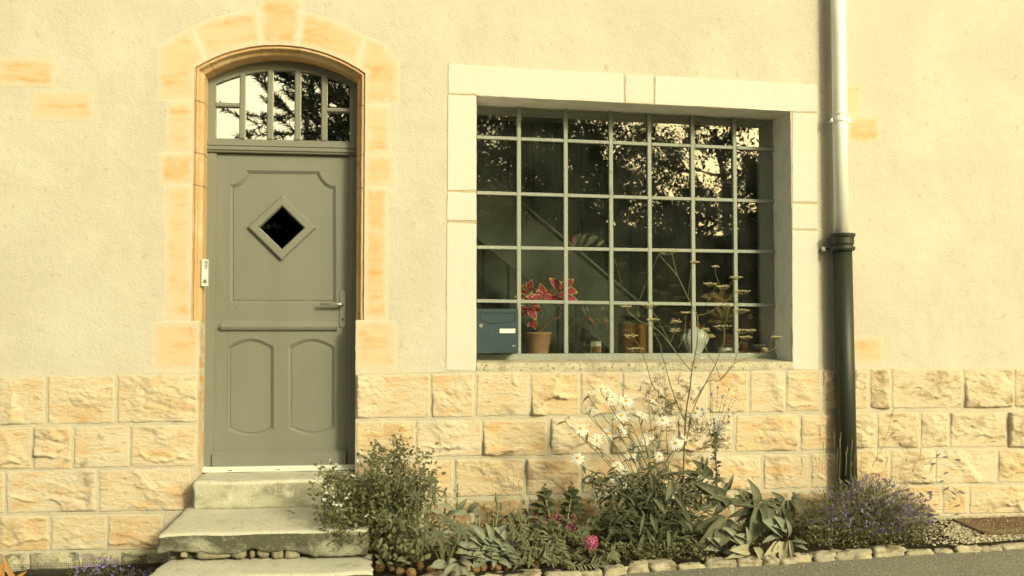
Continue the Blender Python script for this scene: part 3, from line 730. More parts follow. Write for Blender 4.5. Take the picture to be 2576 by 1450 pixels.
for k in range(4):
    for a, b in zip(xs_e, xs_e[1:]):
        A = W(a, hy(k, a), Y0); B = W(b, hy(k, b), Y0); hb = .0120
        x0 = A.x+(.0142 if a > 1194 else 0); x1 = B.x-(.0142 if b < 1956 else 0)
        za = lerp2(A.z, B.z, (x0-A.x)/(B.x-A.x)); zb = lerp2(A.z, B.z, (x1-A.x)/(B.x-A.x)); b_ = .003; y0 = Y0-.010; y1 = Y0+.02
        v = [(x0,y0,za-hb+b_),(x1,y0,zb-hb+b_),(x1,y0,zb+hb-b_),(x0,y0,za+hb-b_),(x0,y0+b_,za-hb),(x1,y0+b_,zb-hb),(x1,y0+b_,zb+hb),(x0,y0+b_,za+hb),(x0,y1,za-hb),(x1,y1,zb-hb),(x1,y1,zb+hb),(x0,y1,za+hb)]
        f = [(0,1,2,3),(4,5,1,0),(3,2,6,7),(8,9,5,4),(7,6,10,11)]
        obj('glazing_bar', mesh('glazing_bar', v, f, M_steelpaint), window)
def putty(x0, x1, z0, z1): pass
rowz = lambda k, x: (zb1 if k == 4 else W(x, hy(k, x), Y0).z) if k >= 0 else None
for r in range(5):
    for ci, (a, b) in enumerate(zip(xs_e, xs_e[1:])):
        xa, xb = W(a, 600, Y0).x, W(b, 600, Y0).x
        def zz(k, x, X):
            if k < 0: return lerp2(win_tl.z, win_tr.z, (X-WL)/(WR-WL))+.02
            if k > 3: return zb1-.01
            return W(x, hy(k, x), Y0).z
        q = [(xa, zz(r-1, a, xa)), (xb, zz(r-1, b, xb)), (xb, zz(r, b, xb)), (xa, zz(r, a, xa))]
        cx, cz = (xa+xb)/2, sum(p[1] for p in q)/4; tx, tz = random.uniform(-.004,.004), random.uniform(-.004,.004)
        v = [(x, Y0+.012+(x-cx)*tx+(z-cz)*tz, z) for x, z in q]
        obj('pane', mesh('pane', v, [(0,3,2,1)], M_glass), window)

# --- door frame, fanlight, door
YF = RD; YD = RD+.022
def fx(x, y=700): return W(x, y, YF).x
def fz(y, x=705): return W(x, y, YF).z
jl, jr = fx(541), fx(877); zrail0, zrail1 = fz(387), fz(356); zdb = fz(1173)
fo = [(XL-.02, z_thr), (XL-.02, zs)] + [(x, z+.02) for x, z in arc(0, XL, XR, 24)[1:-1]] + [(XR+.02, zs), (XR+.02, z_thr)]
# frame jambs below the rail
dfm = MB(); dfm.bbox(XL-.02, jl, YF, YF+.07, z_thr, zrail0, .004); dfm.bbox(jr, XR+.02, YF, YF+.07, z_thr, zrail0, .004)
dframe = dfm.obj('door_frame', M_door, house)
# moulded transom rail
rail = [(YF-.004, zrail1), (YF-.016, zrail1-.006), (YF-.016, fz(369)), (YF-.008, fz(371)), (YF-.010, fz(374)), (YF-.024, fz(377)), (YF-.024, fz(380)), (YF-.012, fz(383)), (YF-.018, fz(385)), (YF-.012, zrail0), (YF+.06, zrail0), (YF+.06, zrail1)]
v = [(x, y, z) for x in (XL-.02, XR+.02) for y, z in rail]; k = len(rail)
f = [(i, (i+1) % k, k+(i+1) % k, k+i) for i in range(k)] + [tuple(range(k))[::-1], tuple(range(k, 2*k))]
obj('transom_rail', mesh('transom_rail', v, f, M_door), dframe)
# fanlight
fin_l, fin_r = fx(543, 280), fx(880, 280)
def in_arc(x):   # inner edge of the fanlight frame
    pts = [(540,212),(570,200),(602,190),(616,187),(645,181),(686,177),(712,176),(741,177),(780,183),(808,189),(823,193),(850,202),(880,213)]
    y = np.interp(x, [p[0] for p in pts], [p[1] for p in pts]); p = W(x, y, YF); return (p.x, p.z)
inner = [(fin_l, zrail1+.002)] + [in_arc(x) for x in np.linspace(543, 880, 21)] + [(fin_r, zrail1+.002)]
outer = [(XL-.02, zrail1)] + [(XL-.02, zs)] + [(x, z+.02) for x, z in arc(0, XL, XR, 24)[1:-1]] + [(XR+.02, zs), (XR+.02, zrail1)]
hole = [(fin_l, zrail1+.012)] + inner[1:-1] + [(fin_r, zrail1+.012)]
v, f = plate(outer, [hole], YF+.004, YF+.055)
fan = obj('fanlight', mesh('fanlight', v, f, M_door), house, label='arched fanlight with seven panes over the door')
for (a, b) in [(602,616),(672,686),(741,756),(808,823)]:
    x0, x1 = fx(a, 280), fx(b, 280); zt = in_arc((a+b)/2)[1]+.01
    MB().bbox(x0, x1, YF-.006, YF+.05, zrail1+.010, zt, .007).obj('glazing_bar', M_door, fan)
for (a, b, yy) in [(543,602,267),(823,880,272)]:
    MB().bbox(fx(a,280)-.003, fx(b,280)+.003, YF-.002, YF+.05, fz(yy+5), fz(yy-5), .005).obj('glazing_bar', M_door, fan)
def fpane(a, b, y0, y1):
    xs = np.linspace(a, b, 7)
    top = [in_arc(x) for x in xs] if y0 is None else [pp for pp in [(fx(a,280), fz(y0)), (fx(b,280), fz(y0))]]
    z0 = fz(y1); tx, tz = random.uniform(-.0015,.0015), random.uniform(-.001,.001)
    poly = [(top[0][0], z0)] + top + [(top[-1][0], z0)]; cx = (top[0][0]+top[-1][0])/2
    v = [(x, YF+.028+(x-cx)*tx+(z-z0)*tz, z) for x, z in poly]
    obj('pane', mesh('pane', v, [tuple(range(len(v)))], M_coated), fan)
fpane(543,602,None,267); fpane(543,602,267,354); fpane(616,672,None,354); fpane(686,741,None,354); fpane(756,808,None,354); fpane(823,880,None,272); fpane(823,880,272,355)
# dark lobby behind the fanlight and door
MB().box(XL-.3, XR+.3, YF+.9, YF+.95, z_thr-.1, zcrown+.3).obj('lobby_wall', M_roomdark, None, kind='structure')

# door leaf: flat face with openings, bevelled recesses, raised fields
def rz(x, y): p = W(x, y, YD); return (p.x, p.z)
DX0, DX1 = fx(541), fx(877); DZ1 = zrail0-.004; DZ0 = fz(1174)
def qcirc(cx, cy, r, a0, a1, n=8):
    return [rz(cx+r*math.cos(R(a0+(a1-a0)*i/n)), cy+r*math.sin(R(a0+(a1-a0)*i/n))) for i in range(n+1)]
P1 = [rz(578,763), rz(578,465)] + [rz(*p) for p in [(584,464.5),(594,462),(604,456),(612,447),(617,438),(619,428)]] + \
     [rz(*p) for p in [(803,430),(806,440),(812,450),(820,459),(831,466),(845,468)]] + [rz(846,764)]
def lowpanel(x0, x1, yt, ytop, yb, ybot):
    top = [rz(x0+(x1-x0)*i/12, yt-(yt-ytop)*math.sin(math.pi*(i/12))**.9) for i in range(13)]
    bot = [rz(x1-(x1-x0)*i/12, yb+(ybot-yb)*math.sin(math.pi*(i/12))**.9) for i in range(13)]
    return top+bot
P2 = lowpanel(571, 689, 873, 851, 1080, 1098); P3 = lowpanel(725, 843, 873, 851, 1077, 1096)
v, f = plate([(DX0, DZ0), (DX0, DZ1), (DX1, DZ1), (DX1, DZ0)], [P1, P2, P3], YD, YD+.05)
door = obj('door', mesh('door', v, f, M_door), house, label='grey panelled front door with a diamond-shaped glass')
DIAC = rz(709, 573); dw, dh = rz(795,573)[0]-DIAC[0], DIAC[1]-rz(709,656)[1]
def dia(s): return [(DIAC[0]-dw*s, DIAC[1]), (DIAC[0], DIAC[1]+dh*s), (DIAC[0]+dw*s, DIAC[1]), (DIAC[0], DIAC[1]-dh*s)]
def panel(outl, hole=None):
    i1 = offset(outl, .012); i2 = offset(outl, .022); n = len(outl); v = []; f = []
    for L, y in ((outl, YD-.0005), (offset(outl,.0015), YD+.0005), (i1, YD+.009), (i2, YD+.0175), (offset(outl,.0235), YD+.0115)): v += [(x, y, z) for x, z in L]
    for r in range(4):
        for j in range(n): a = r*n+j; b = r*n+(j+1) % n; f.append((a, b, b+n, a+n))
    me = mesh('panel_moulding', v, f, M_door); 
    obj('panel_moulding', me, door)
    core = offset(outl, .0235)
    v, f = plate(core, [hole] if hole else [], YD+.0115, YD+.03)
    obj('panel', mesh('panel', v, f, M_door), door)
panel(P1, dia(.70)); panel(P2); panel(P3)
# diamond glass
v = []; f = []
for s, y in ((1.0,YD+.012),(.985,YD-.010),(.93,YD-.018),(.70,YD-.018),(.665,YD-.010),(.63,YD+.016)): v += [(x, y, z) for x, z in dia(s)]
for r in range(5):
    for j in range(4): a = r*4+j; b = r*4+(j+1) % 4; f.append((a, b, b+4, a+4))
obj('diamond_frame', mesh('diamond_frame', v, f, M_door), door)
obj('diamond_pane', mesh('diamond_pane', [(x, YD+.012, z) for x, z in dia(.66)], [(0,1,2,3)], M_smoked), door)
# joint lines of stiles and rails (thin grooves read as fine ridges of paint)
gr = MB()
for x in (576.5, 848): X = rz(x, 700)[0]; gr.box(X-.0012, X+.0012, YD-.0012, YD+.002, DZ0+.1, rz(700,392)[1])
for y, a, b in ((426,578,618),(428,804,847),(872.5,690,724),(1081,690,724)): A = rz(a, y); B = rz(b, y); gr.box(A[0], B[0], YD-.0014, YD+.002, A[1]-.0011, A[1]+.0011)
gr.obj('paint_seam', M_door, door)
# drip rail with hollowed ends
zr = [rz(700, y)[1] for y in (806, 809, 812, 816, 820, 821, 823, 829, 833)]
yy = [YD, YD-.008, YD-.014, YD-.020, YD-.028, YD-.034, YD-.034, YD-.026, YD-.004]
v = []; x0, x1 = rz(555,820)[0], rz(851,820)[0]
for s_, X in ((0, x0), (1, x1)):
    pass
ins = [.014, .011, .008, .004, .001, 0, 0, .006, .010]
k = len(zr)
for i in range(k): v += [(x0+ins[i], yy[i], zr[i]), (x1-ins[i], yy[i], zr[i]), (x0+ins[i], YD+.001, zr[i]), (x1-ins[i], YD+.001, zr[i])]
f = []
for i in range(k-1): a = i*4; b = a+4; f += [(a, a+1, b+1, b), (a+2, a, b, b+2), (a+1, a+3, b+3, b+1)]
f += [(0,2,3,1), ((k-1)*4, (k-1)*4+1, (k-1)*4+3, (k-1)*4+2)]
obj('drip_rail', mesh('drip_rail', v, f, M_door), door)
# weather board
x0, x1 = rz(535,1150)[0], rz(871,1150)[0]; za, zb = rz(700,1132)[1], rz(700,1173)[1]
v = []; pr = [(YD, za), (YD-.012, za), (YD-.034, za-.018), (YD-.040, za-.024), (YD-.042, zb+.004), (YD-.030, zb), (YD, zb)]
for X, s in ((x0, 1), (x0+.004, 0), (x1-.004, 0), (x1, 1)): v += [(X, y+(.003 if s else 0), z-(.003 if s else 0)*(i < 3)) for i, (y, z) in enumerate(pr)]
k = len(pr); f = []
for r in range(3):
    for i in range(k-1): a = r*k+i; f.append((a, a+1, a+k+1, a+k))
f += [tuple(reversed(range(k))), tuple(range(3*k, 4*k))]
obj('weather_board', mesh('weather_board', v, f, M_door), door)
# handle with back plate
hp = MB(); hx = rz(862, 776)[0]; zt, zb = rz(862, 730)[1], rz(862, 824)[1]; hwid = .018
poly = [(hx+hwid*math.cos(R(a)), zt-hwid+hwid*math.sin(R(a))) for a in range(0, 181, 20)] + [(hx+hwid*math.cos(R(a)), zb+hwid+hwid*math.sin(R(a))) for a in range(180, 361, 20)]
vv, ff = plate(poly, [], YD-.010, YD+.001); hp.add(vv, ff)
plate_o = hp.obj('handle_plate', M_inox, door)
hz = rz(862, 766)[1]
hl = MB(); hl.tube([(hx,YD-.008,hz),(hx,YD-.045,hz),(hx-.006,YD-.055,hz),(hx-.02,YD-.058,hz),(rz(806,766)[0],YD-.058,hz+.001)], [.010,.010,.0105,.0105,.009], 12)
hl.obj('handle', M_inox, door, smooth=True)
ky = MB(); kz = rz(862,803)[1]; ky.tube([(hx,YD-.012,kz),(hx,YD-.009,kz)], .0065, 12); ky.box(hx-.003,hx+.003,YD-.0125,YD-.009,kz-.018,kz)
ky.obj('keyhole', M_darkplastic, door)
for (x, y) in ((594,776),(806,776),(781,1107)):
    p = rz(x, y); MB().tube([(p[0],YD-.0015,p[1]),(p[0],YD+.002,p[1])], .0035, 8).obj('screw_hole', M_darkplastic, door)
# threshold
zt1, zt0 = z_thr+.036, z_thr+.002
th = MB(); X0, X1 = XL+.001, XR-.001
th.bbox(X0, X1, YF-.055, YF+.02, z_thr, z_thr+.021, .002); th.bbox(X0, X1, YF-.040, YF+.02, z_thr+.0212, z_thr+.033, .002)
tho = th.obj('threshold', M_alu, house)
for x in (581, 701, 821):
    X = fx(x, 1177); MB().box(X-.014, X+.014, YF-.0562, YF-.05, z_thr+.009, z_thr+.0135).obj('drain_slot', M_darkplastic, tho)

# ------------------------------------------------------------------ steps
steps = thing('front_steps', 'weathered concrete steps with crumbling risers leading up to the grey door', 'steps', (XC, -.6, gz(XC)))
def step_block(name, left, right, yb, yf0, yf1, z, zb, tiltf, sd, edge_r=.02, chip=None):
    """top surface z at back; front lowered by tiltf; rounded nose; rough riser down to zb(x)"""
    n = 80; v = []; f = []; m = None
    xl_b, xl_f = left; xr_b, xr_f = right
    mats = []
    for i in range(n+1):
        t = i/n; row = []
        yf = lerp2(yf0, yf1, t)
        for k in range(9):           # tread, back to front
            s = k/8; X = lerp2(lerp2(xl_b, xr_b, t), lerp2(xl_f, xr_f, t), s); y = lerp2(yb, yf+edge_r, s); row.append([X, y, z-tiltf*s, 0])
        for a in (30, 60, 90):
            X = lerp2(xl_f, xr_f, t); row.append([X, yf+edge_r-edge_r*math.sin(R(a)), z-tiltf-edge_r*(1-math.cos(R(a))), 0])
        zb_ = zb(lerp2(xl_f, xr_f, t))
        for k in range(1, 9):
            s = k/8; X = lerp2(xl_f, xr_f, t); row.append([X, yf+.004*s, lerp2(z-tiltf-edge_r, zb_, s), 1])
        row.append([lerp2(xl_f, xr_f, t), yf+.08, zb_+.004, 1])
        m = len(row)
        for X, y, zz_, _ in row:
            q = Vector((X*5, y*5, zz_*5+sd)); q2 = q*6
            d = noise.noise(q)*.010 + noise.noise(q2)*.004
            ef = min(1, t*25, (1-t)*25)
            v.append((X+d*.4+(1-ef)*(noise.noise(q*3)*.02), y+d*.7, zz_+d*.5-(1-ef)*.006))
    for i in range(n):
        for k in range(m-1): a = i*m+k; f.append((a, a+m, a+m+1, a+1))
    nf = (m-1)
    # end faces
    base = len(v)
    for i in (0, n):
        loop = [i*m+k for k in range(m)]
        zz_ = v[i*m][2]; vb = len(v); v.append((v[i*m][0], v[i*m][1], zb(v[i*m][0])))
        loop.append(vb); f.append(tuple(loop) if i == 0 else tuple(reversed(loop)))
    me = mesh(name, v, f, M_concrete, smooth=True); me.materials.append(M_toprise if sd == 1 else M_riser)
    mi = [1 if (j % nf) >= 11 else 0 for j in range(n*nf)]+[1, 1]
    me.polygons.foreach_set('material_index', mi)
    return obj(name, me, steps)
z3 = z_thr-.001
f3 = Hh(690, 1209, z3-.012)
z2 = z3-.175; f2 = Hh(620, 1340, z2-.035); 
z1 = z2-.035-.155; f1 = Hh(620, 1447, z1-.02)
X3l = Hh(482, 1212, z3).x; X3r = XR+.10
X2l = Hh(408, 1335, z2-.03).x; X2r = Hh(925, 1335, z2-.03).x
X1l = Hh(372, 1445, z1-.02).x; X1r = Hh(936, 1430, z1-.02).x
step_block('step', (XL+.005, X3l), (XR-.004, XR+.02), YF-.01, f3.y, f3.y-.01, z3, lambda x: z2-.01, .008, 1)
# step 2 with a broken lower edge
def zb2(x):
    t = (x-X2l)/(X2r-X2l); base = z1+.012
    return base + (.036 + .012*math.sin(t*9+1) + .022*math.exp(-((t-.44)/.05)**2))*min(1, max(0, (.74-t)/.12)) + .008*noise.noise(Vector((x*18,0,3)))
step_block('step', (X2l+.03, X2l), (X2r+.02, X2r), -.02, f2.y, f2.y-.01, z2, zb2, .030, 2, .016)
step_block('step', (X1l+.05, X1l), (X1r, X1r), f2.y+.10, f1.y, f1.y-.01, z1, lambda x: gz(x)-.05, .020, 3, .018)
# rubble packed under the second step
def pebble(name, c, r, mat, parent, sd, sub=2, amp=.25, rot=0, **kw):
    me = rock_mesh(r, sd, amp, rot, mat)
    o = bpy.data.objects.new(name, me); o.location = c
    for k, v_ in kw.items(): o[k] = v_
    return link(o, parent)
def rock_mesh(r, sd, amp, rot, mat, n=10, m=7, boxy=3.0):
    v = []; f = []
    for j in range(m+1):
        ph = math.pi*j/m-math.pi/2
        for i in range(n):
            th = 2*math.pi*i/n
            d = Vector((math.cos(ph)*math.cos(th), math.cos(ph)*math.sin(th), math.sin(ph)))
            k = (abs(d.x)**boxy+abs(d.y)**boxy+abs(d.z)**boxy)**(-1/boxy)
            q = 1+amp*.7*noise.noise(d*1.5+Vector((sd*1.3, 0, sd)))+amp*.45*noise.noise(d*4+Vector((sd,0,0)))+amp*.2*noise.noise(d*9+Vector((sd,0,0)))
            p = Vector((d.x*r[0], d.y*r[1], d.z*r[2]))*k*q
            p = Matrix.Rotation(rot, 3, 'Z')@p
            v.append(p)
    for j in range(m):
        for i in range(n): a = j*n+i; b = j*n+(i+1) % n; f.append((a, b, b+n, a+n))
    return mesh('rock', v, f, mat, smooth=True)
for i, (xa, xb, ya, yb_, k) in enumerate([(494,578,1374,1403,0),(581,617,1377,1402,0),(645,678,1378,1402,1),(682,712,1381,1403,0),(716,752,1386,1403,0),(626,640,1394,1403,1),(452,470,1394,1402,1)]):
    yw = f2.y+.012; A = W(xa, ya, yw); B = W(xb, yb_, yw); zc = (A.z+B.z)/2
    me = rock_mesh((abs(B.x-A.x)/2*1.02, .05, abs(A.z-B.z)/2+.012), i+3, .22, 0, M_rubble, 20, 12, 7 if not k else 3); o = bpy.data.objects.new('rubble_stone', me); o.location = (A.x/2+B.x/2, yw+.045, max(zc, z1+.015)+.006); link(o, steps)
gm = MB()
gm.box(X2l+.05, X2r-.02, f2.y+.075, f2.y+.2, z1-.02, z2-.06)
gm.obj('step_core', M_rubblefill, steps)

# ------------------------------------------------------------------ room behind the window
def S_(o): o['kind'] = 'structure'; return o
zt = win_tl.z
niche = W(1908, 600, RW+.32).x
zi = W(1600, 893, RW+.05).z
rm = MB()
rm.box(niche, niche+.6, RW+.06, RW+.34, zi-1, zt+.3)
S_(rm.obj('interior_window_reveal', M_roompale, None))
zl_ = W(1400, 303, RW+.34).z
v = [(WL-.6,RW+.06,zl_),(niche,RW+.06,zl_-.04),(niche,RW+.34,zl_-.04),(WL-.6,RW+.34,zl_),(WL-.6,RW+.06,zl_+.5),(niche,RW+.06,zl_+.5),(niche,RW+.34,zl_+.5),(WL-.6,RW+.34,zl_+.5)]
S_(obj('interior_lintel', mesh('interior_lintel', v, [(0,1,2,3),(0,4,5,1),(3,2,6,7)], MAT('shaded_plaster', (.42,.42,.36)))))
S_(MB().box(WL-.6, niche+.01, RW+.043, RW+.42, zi-.06, zi).obj('interior_window_board', MAT('window_board_paint', (.16,.17,.14), [(8,.5,.7,(.2,.2,.16))], .5)))
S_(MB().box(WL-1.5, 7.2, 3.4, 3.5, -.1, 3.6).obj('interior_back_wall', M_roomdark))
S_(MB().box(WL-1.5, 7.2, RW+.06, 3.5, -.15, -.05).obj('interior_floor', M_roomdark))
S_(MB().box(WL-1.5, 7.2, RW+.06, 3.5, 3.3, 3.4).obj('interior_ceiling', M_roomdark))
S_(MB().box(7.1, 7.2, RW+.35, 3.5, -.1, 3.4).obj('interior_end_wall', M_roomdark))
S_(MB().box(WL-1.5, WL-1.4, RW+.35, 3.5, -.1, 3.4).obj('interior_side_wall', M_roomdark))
# tall boarded partition across the room
part = thing('board_partition', 'dark green vertical board partition inside the room behind the window', 'partition', (2.2, 1.9, -.05))
xp = WL-.4
i = 0
while xp < 5.2:
    wdt = .22; MB().bbox(xp+.006, xp+wdt-.006, 2.1, 2.14, -.05, 3.3, .012).obj('board', M_roomgreen, part); xp += wdt
    i += 1
MB().box(WL-.4, 5.2, 2.142, 2.16, -.05, 3.3).obj('backing_board', M_roomdark, part)
# stair going up to the left
st = thing('inner_staircase', 'closed grey staircase sloping down to the right inside the room', 'staircase', (2.0, 1.3, -.05))
A, B = W(1285, 500, 1.3), W(1640, 800, 1.3); d = (B-A); d.normalize(); nrm = Vector((-d.z, 0, d.x))
C_, D_ = A-d*1.2, B+d*.8; wd = .42
v = [(p.x, y, p.z) for y in (1.3, 1.34) for p in (C_, D_, D_+nrm*-wd, C_+nrm*-wd)]
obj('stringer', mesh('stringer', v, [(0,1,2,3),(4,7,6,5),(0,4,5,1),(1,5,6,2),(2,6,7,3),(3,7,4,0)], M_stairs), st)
hr = MB(); hr.tube([C_+nrm*.03+Vector((0,-.01,0)), D_+nrm*.03+Vector((0,-.01,0))], .011, 8); hr.obj('handrail', MAT('rail_paint', (.20,.215,.18)), st)
# pale doorway post and brown curtain
pA, pB = W(1660, 600, 1.7), W(1716, 600, 1.7)
MB().bbox(pA.x, pB.x, 1.7, 1.78, -.05, 2.0, .02).obj('curtain', M_roombrown, None, label='brown curtain hanging inside the room behind the white hand-shaped vase', category='curtain')
pA, pB = W(1752, 600, 1.7), W(1768, 600, 1.7)
MB().bbox(pA.x, pB.x, 1.66, 1.76, -.05, 2.3, .01).obj('inner_post', MAT('post_paint', (.20,.19,.14)), None, label='slim pale post standing inside the room, right of the brown curtain', category='post')
# hanging picture
pic = thing('picture', 'white box-framed picture hanging inside near the right side of the window', 'picture', W(1840, 590, .95))
q = [W(1805,452,.92), W(1876,452,1.02), W(1876,582,1.02), W(1805,598,.92)]
def face4(q, y): return [p+Vector((0,y,0)) for p in q]
v = face4(q, 0)+face4(q, .05)
obj('frame', mesh('frame', v, [(0,3,2,1),(4,5,6,7),(0,1,5,4),(1,2,6,5),(2,3,7,6),(3,0,4,7)], MAT('frame_white', (.40,.42,.37))), pic)
q2 = [W(1816,462,.915), W(1858,458,.975), W(1858,560,.975), W(1816,573,.915)]
obj('print', mesh('print', face4(q2, -.003), [(0,3,2,1)], M_roomdark), pic)

# ------------------------------------------------------------------ leaves
def leaf_mesh(name, L=1.0, wd=.35, bend=.3, fold=.15, shape='lance', mat=None, n=6, wav=0, thick=0):
    v = []; f = []; uvs = []
    for i in range(n+1):
        t = i/n
        if shape == 'lance': w_ = math.sin(math.pi*min(1, t*.93+.07))**.8*(1-t*.35)
        elif shape == 'ovate': w_ = (math.sin(math.pi*t**.72))**.8 if t < 1 else 0
        elif shape == 'spat': w_ = (math.sin(math.pi*(t*.96+.02)**1.6))**.7
        elif shape == 'round': w_ = math.sqrt(max(0, 1-(2*t-1)**2))
        elif shape == 'needle': w_ = 1-t*.8
        elif shape == 'petal': w_ = (.35+.65*t)*(1 if t < .85 else (1-t)/.15*.6+.4)
        w_ = max(w_, .03)*wd/2
        ang = bend*t; y = L*(math.sin(ang)/bend if abs(bend) > 1e-3 else t); z = -L*((1-math.cos(ang))/bend if abs(bend) > 1e-3 else 0)
        wv = wav*math.sin(t*17)*wd
        v += [(-w_, y, z+fold*w_+wv), (0, y, z), (w_, y, z+fold*w_-wv)]
        uvs += [(0, t), (.5, t), (1, t)]
    for i in range(n):
        a = i*3; f += [(a, a+1, a+4, a+3), (a+1, a+2, a+5, a+4)]
    me = mesh(name, v, f, mat, smooth=True)
    uv = me.uv_layers.new(name='UVMap')
    for l in me.loops: uv.data[l.index].uv = uvs[l.vertex_index]
    return me
def frame(p, d, n=None, s=1.0, sw=None):
    """matrix placing a leaf mesh at p pointing along d, upper side towards n"""
    d = Vector(d).normalized(); n = Vector(n) if n is not None else Vector((0,-.5,1))
    x = d.cross(n)
    if x.length < 1e-4: x = d.orthogonal()
    x.normalize(); z = x.cross(d)
    M = Matrix((x*(sw or s), d*s, z*s)).transposed().to_4x4(); M.translation = p
    return M
def inst(name, me, M, parent, **kw):
    o = bpy.data.objects.new(name, me)
    for k, v_ in kw.items(): o[k] = v_
    o.matrix_basis = M
    COL.objects.link(o)
    if parent is not None:
        o.parent = parent; o.matrix_parent_inverse = world_of(parent).inverted()
    return o
def join(name, me, Ms, parent, mat=None, kind='stuff'):
    """many copies of one small mesh joined into a single part"""
    V = np.array([tuple(v.co) for v in me.vertices]); nv = len(V); V4 = np.c_[V, np.ones(nv)]
    A = np.array([np.array(M) for M in Ms]); out_ = np.einsum('mij,vj->mvi', A, V4)[:, :, :3].reshape(-1, 3)
    faces = [tuple(p.vertices) for p in me.polygons]; n = len(Ms)
    k = len(faces[0]); F = np.array(faces); FF = (F[None] + (np.arange(n)*nv)[:, None, None]).reshape(-1, k)
    m2 = bpy.data.meshes.new(name)
    m2.vertices.add(len(out_)); m2.vertices.foreach_set('co', out_.ravel().astype(np.float32))
    m2.loops.add(FF.size); m2.loops.foreach_set('vertex_index', FF.ravel().astype(np.int32))
    m2.polygons.add(len(FF)); m2.polygons.foreach_set('loop_start', (np.arange(len(FF))*k).astype(np.int32))
    m2.polygons.foreach_set('use_smooth', [True]*len(FF))
    if me.uv_layers:
        uv = np.array([tuple(l.uv) for l in me.uv_layers[0].data]); nu = m2.uv_layers.new(name='UVMap')
        nu.data.foreach_set('uv', np.tile(uv, (n, 1)).ravel().astype(np.float32))
    m2.update(calc_edges=True); m2.materials.append(mat or me.materials[0])
    o = bpy.data.objects.new(name, m2)
    if kind: o['kind'] = kind
    return link(o, parent)
def curve(pts, n=10):
    """Catmull-Rom through points"""
    P = [Vector(p) for p in pts]; P = [P[0]*2-P[1]]+P+[P[-1]*2-P[-2]]; out_ = []
    for i in range(1, len(P)-2):
        for k in range(n):
            t = k/n; a, b, c, d = P[i-1], P[i], P[i+1], P[i+2]
            out_.append(.5*((2*b)+(c-a)*t+(2*a-5*b+4*c-d)*t*t+(3*b-a-3*c+d)*t**3))
    out_.append(P[-2]); return out_
def rdir(up_=0.0):
    while True:
        v = Vector((random.uniform(-1,1), random.uniform(-1,1), random.uniform(-1,1)))
        if .1 < v.length < 1: v.normalize(); v.z += up_; return v.normalized()
rnd = random.uniform
# ------------------------------------------------------------------ drainpipe
pipe = thing('drainpipe', 'downpipe of bright zinc slotted into a dark green cast-iron foot, right of the window', 'drainpipe', (W(2130,1190,-.085).x, -.085, gz(3)))
PY = -.085
A, B, C_, D_ = W(2107,-120,PY), W(2117,600,PY), W(2119,600,PY), W(2134,1215,PY)
rz_ = abs(W(2127,300,PY).x-W(2093,300,PY).x)/2; ri_ = abs(W(2143,800,PY).x-W(2099,800,PY).x)/2
D_.z = gz(D_.x)-.02
MB().tube([A, lerp2(A,B,.3), lerp2(A,B,.6), B], rz_, 32).obj('zinc_pipe', M_zinc, pipe, smooth=True)
def at_y(y): t = (W(2112,y,PY).z-A.z)/(B.z-A.z); return A+(B-A)*t
sl = MB()
for y, r_, h in ((287,1.13,.006),(293,1.05,.006),(298,1.10,.010)):
    c = at_y(y); sl.tube([c-Vector((0,0,h)), c+Vector((0,0,h))], rz_*r_, 32)
sl.obj('pipe_sleeve', M_zinc, pipe, smooth=False)
c = at_y(303); cl = MB(); cl.tube([c-Vector((0,0,.010)), c+Vector((0,0,.010))], rz_*1.12, 32)
for s in (-1, 1):
    cl.box(c.x+s*rz_*1.05-.006, c.x+s*rz_*1.05+.018*s+.006, PY-.012, PY+.012, c.z-.014, c.z+.014)
    cl.tube([(c.x+s*(rz_*1.1+.012), PY-.018, c.z), (c.x+s*(rz_*1.1+.012), PY+.016, c.z)], .006, 8)
cl.tube([(c.x-rz_*1.0, PY, c.z), (c.x-rz_*1.0, 0.0, c.z)], .006, 8)
cl.obj('wall_clip', M_zinc, pipe)
MB().tube([C_, D_], ri_, 36).obj('iron_pipe', M_iron, pipe, smooth=True)
def ring(zc, r0, prof):
    m = MB(); x = C_.x+(D_.x-C_.x)*(zc-C_.z)/(D_.z-C_.z); m.lathe((x, PY, zc), [(r0*a, b) for a, b in prof], 36); return m
zt, zb = W(2119,588,PY).z, W(2119,632,PY).z
h = zt-zb
col = ring(zb, ri_, [(1.0,0),(1.28,.004),(1.34,.018),(1.28,.03),(1.1,.034),(1.1,.04),(1.22,.05),(1.22,h-.030),(1.26,h-.024),(1.36,h-.018),(1.38,h-.004),(1.32,h),(.9,h),(.88,h-.02)])
col.obj('iron_collar', M_iron, pipe, smooth=False)
br = MB(); br.tube([(C_.x-ri_*1.1, PY+.02, zb+.018), (C_.x-ri_*1.6, PY+.05, zb+.018), (C_.x-ri_*1.9, 0, zb+.018)], .009, 8); br.obj('wall_bracket', M_iron, pipe)
MB().lathe((C_.x-ri_*1.75, -.03, zb+.018), [(.0,.018),(.014,.012),(.018,0),(.014,-.012),(0,-.018)], 10).obj('anchor_plaster', M_lime, pipe)

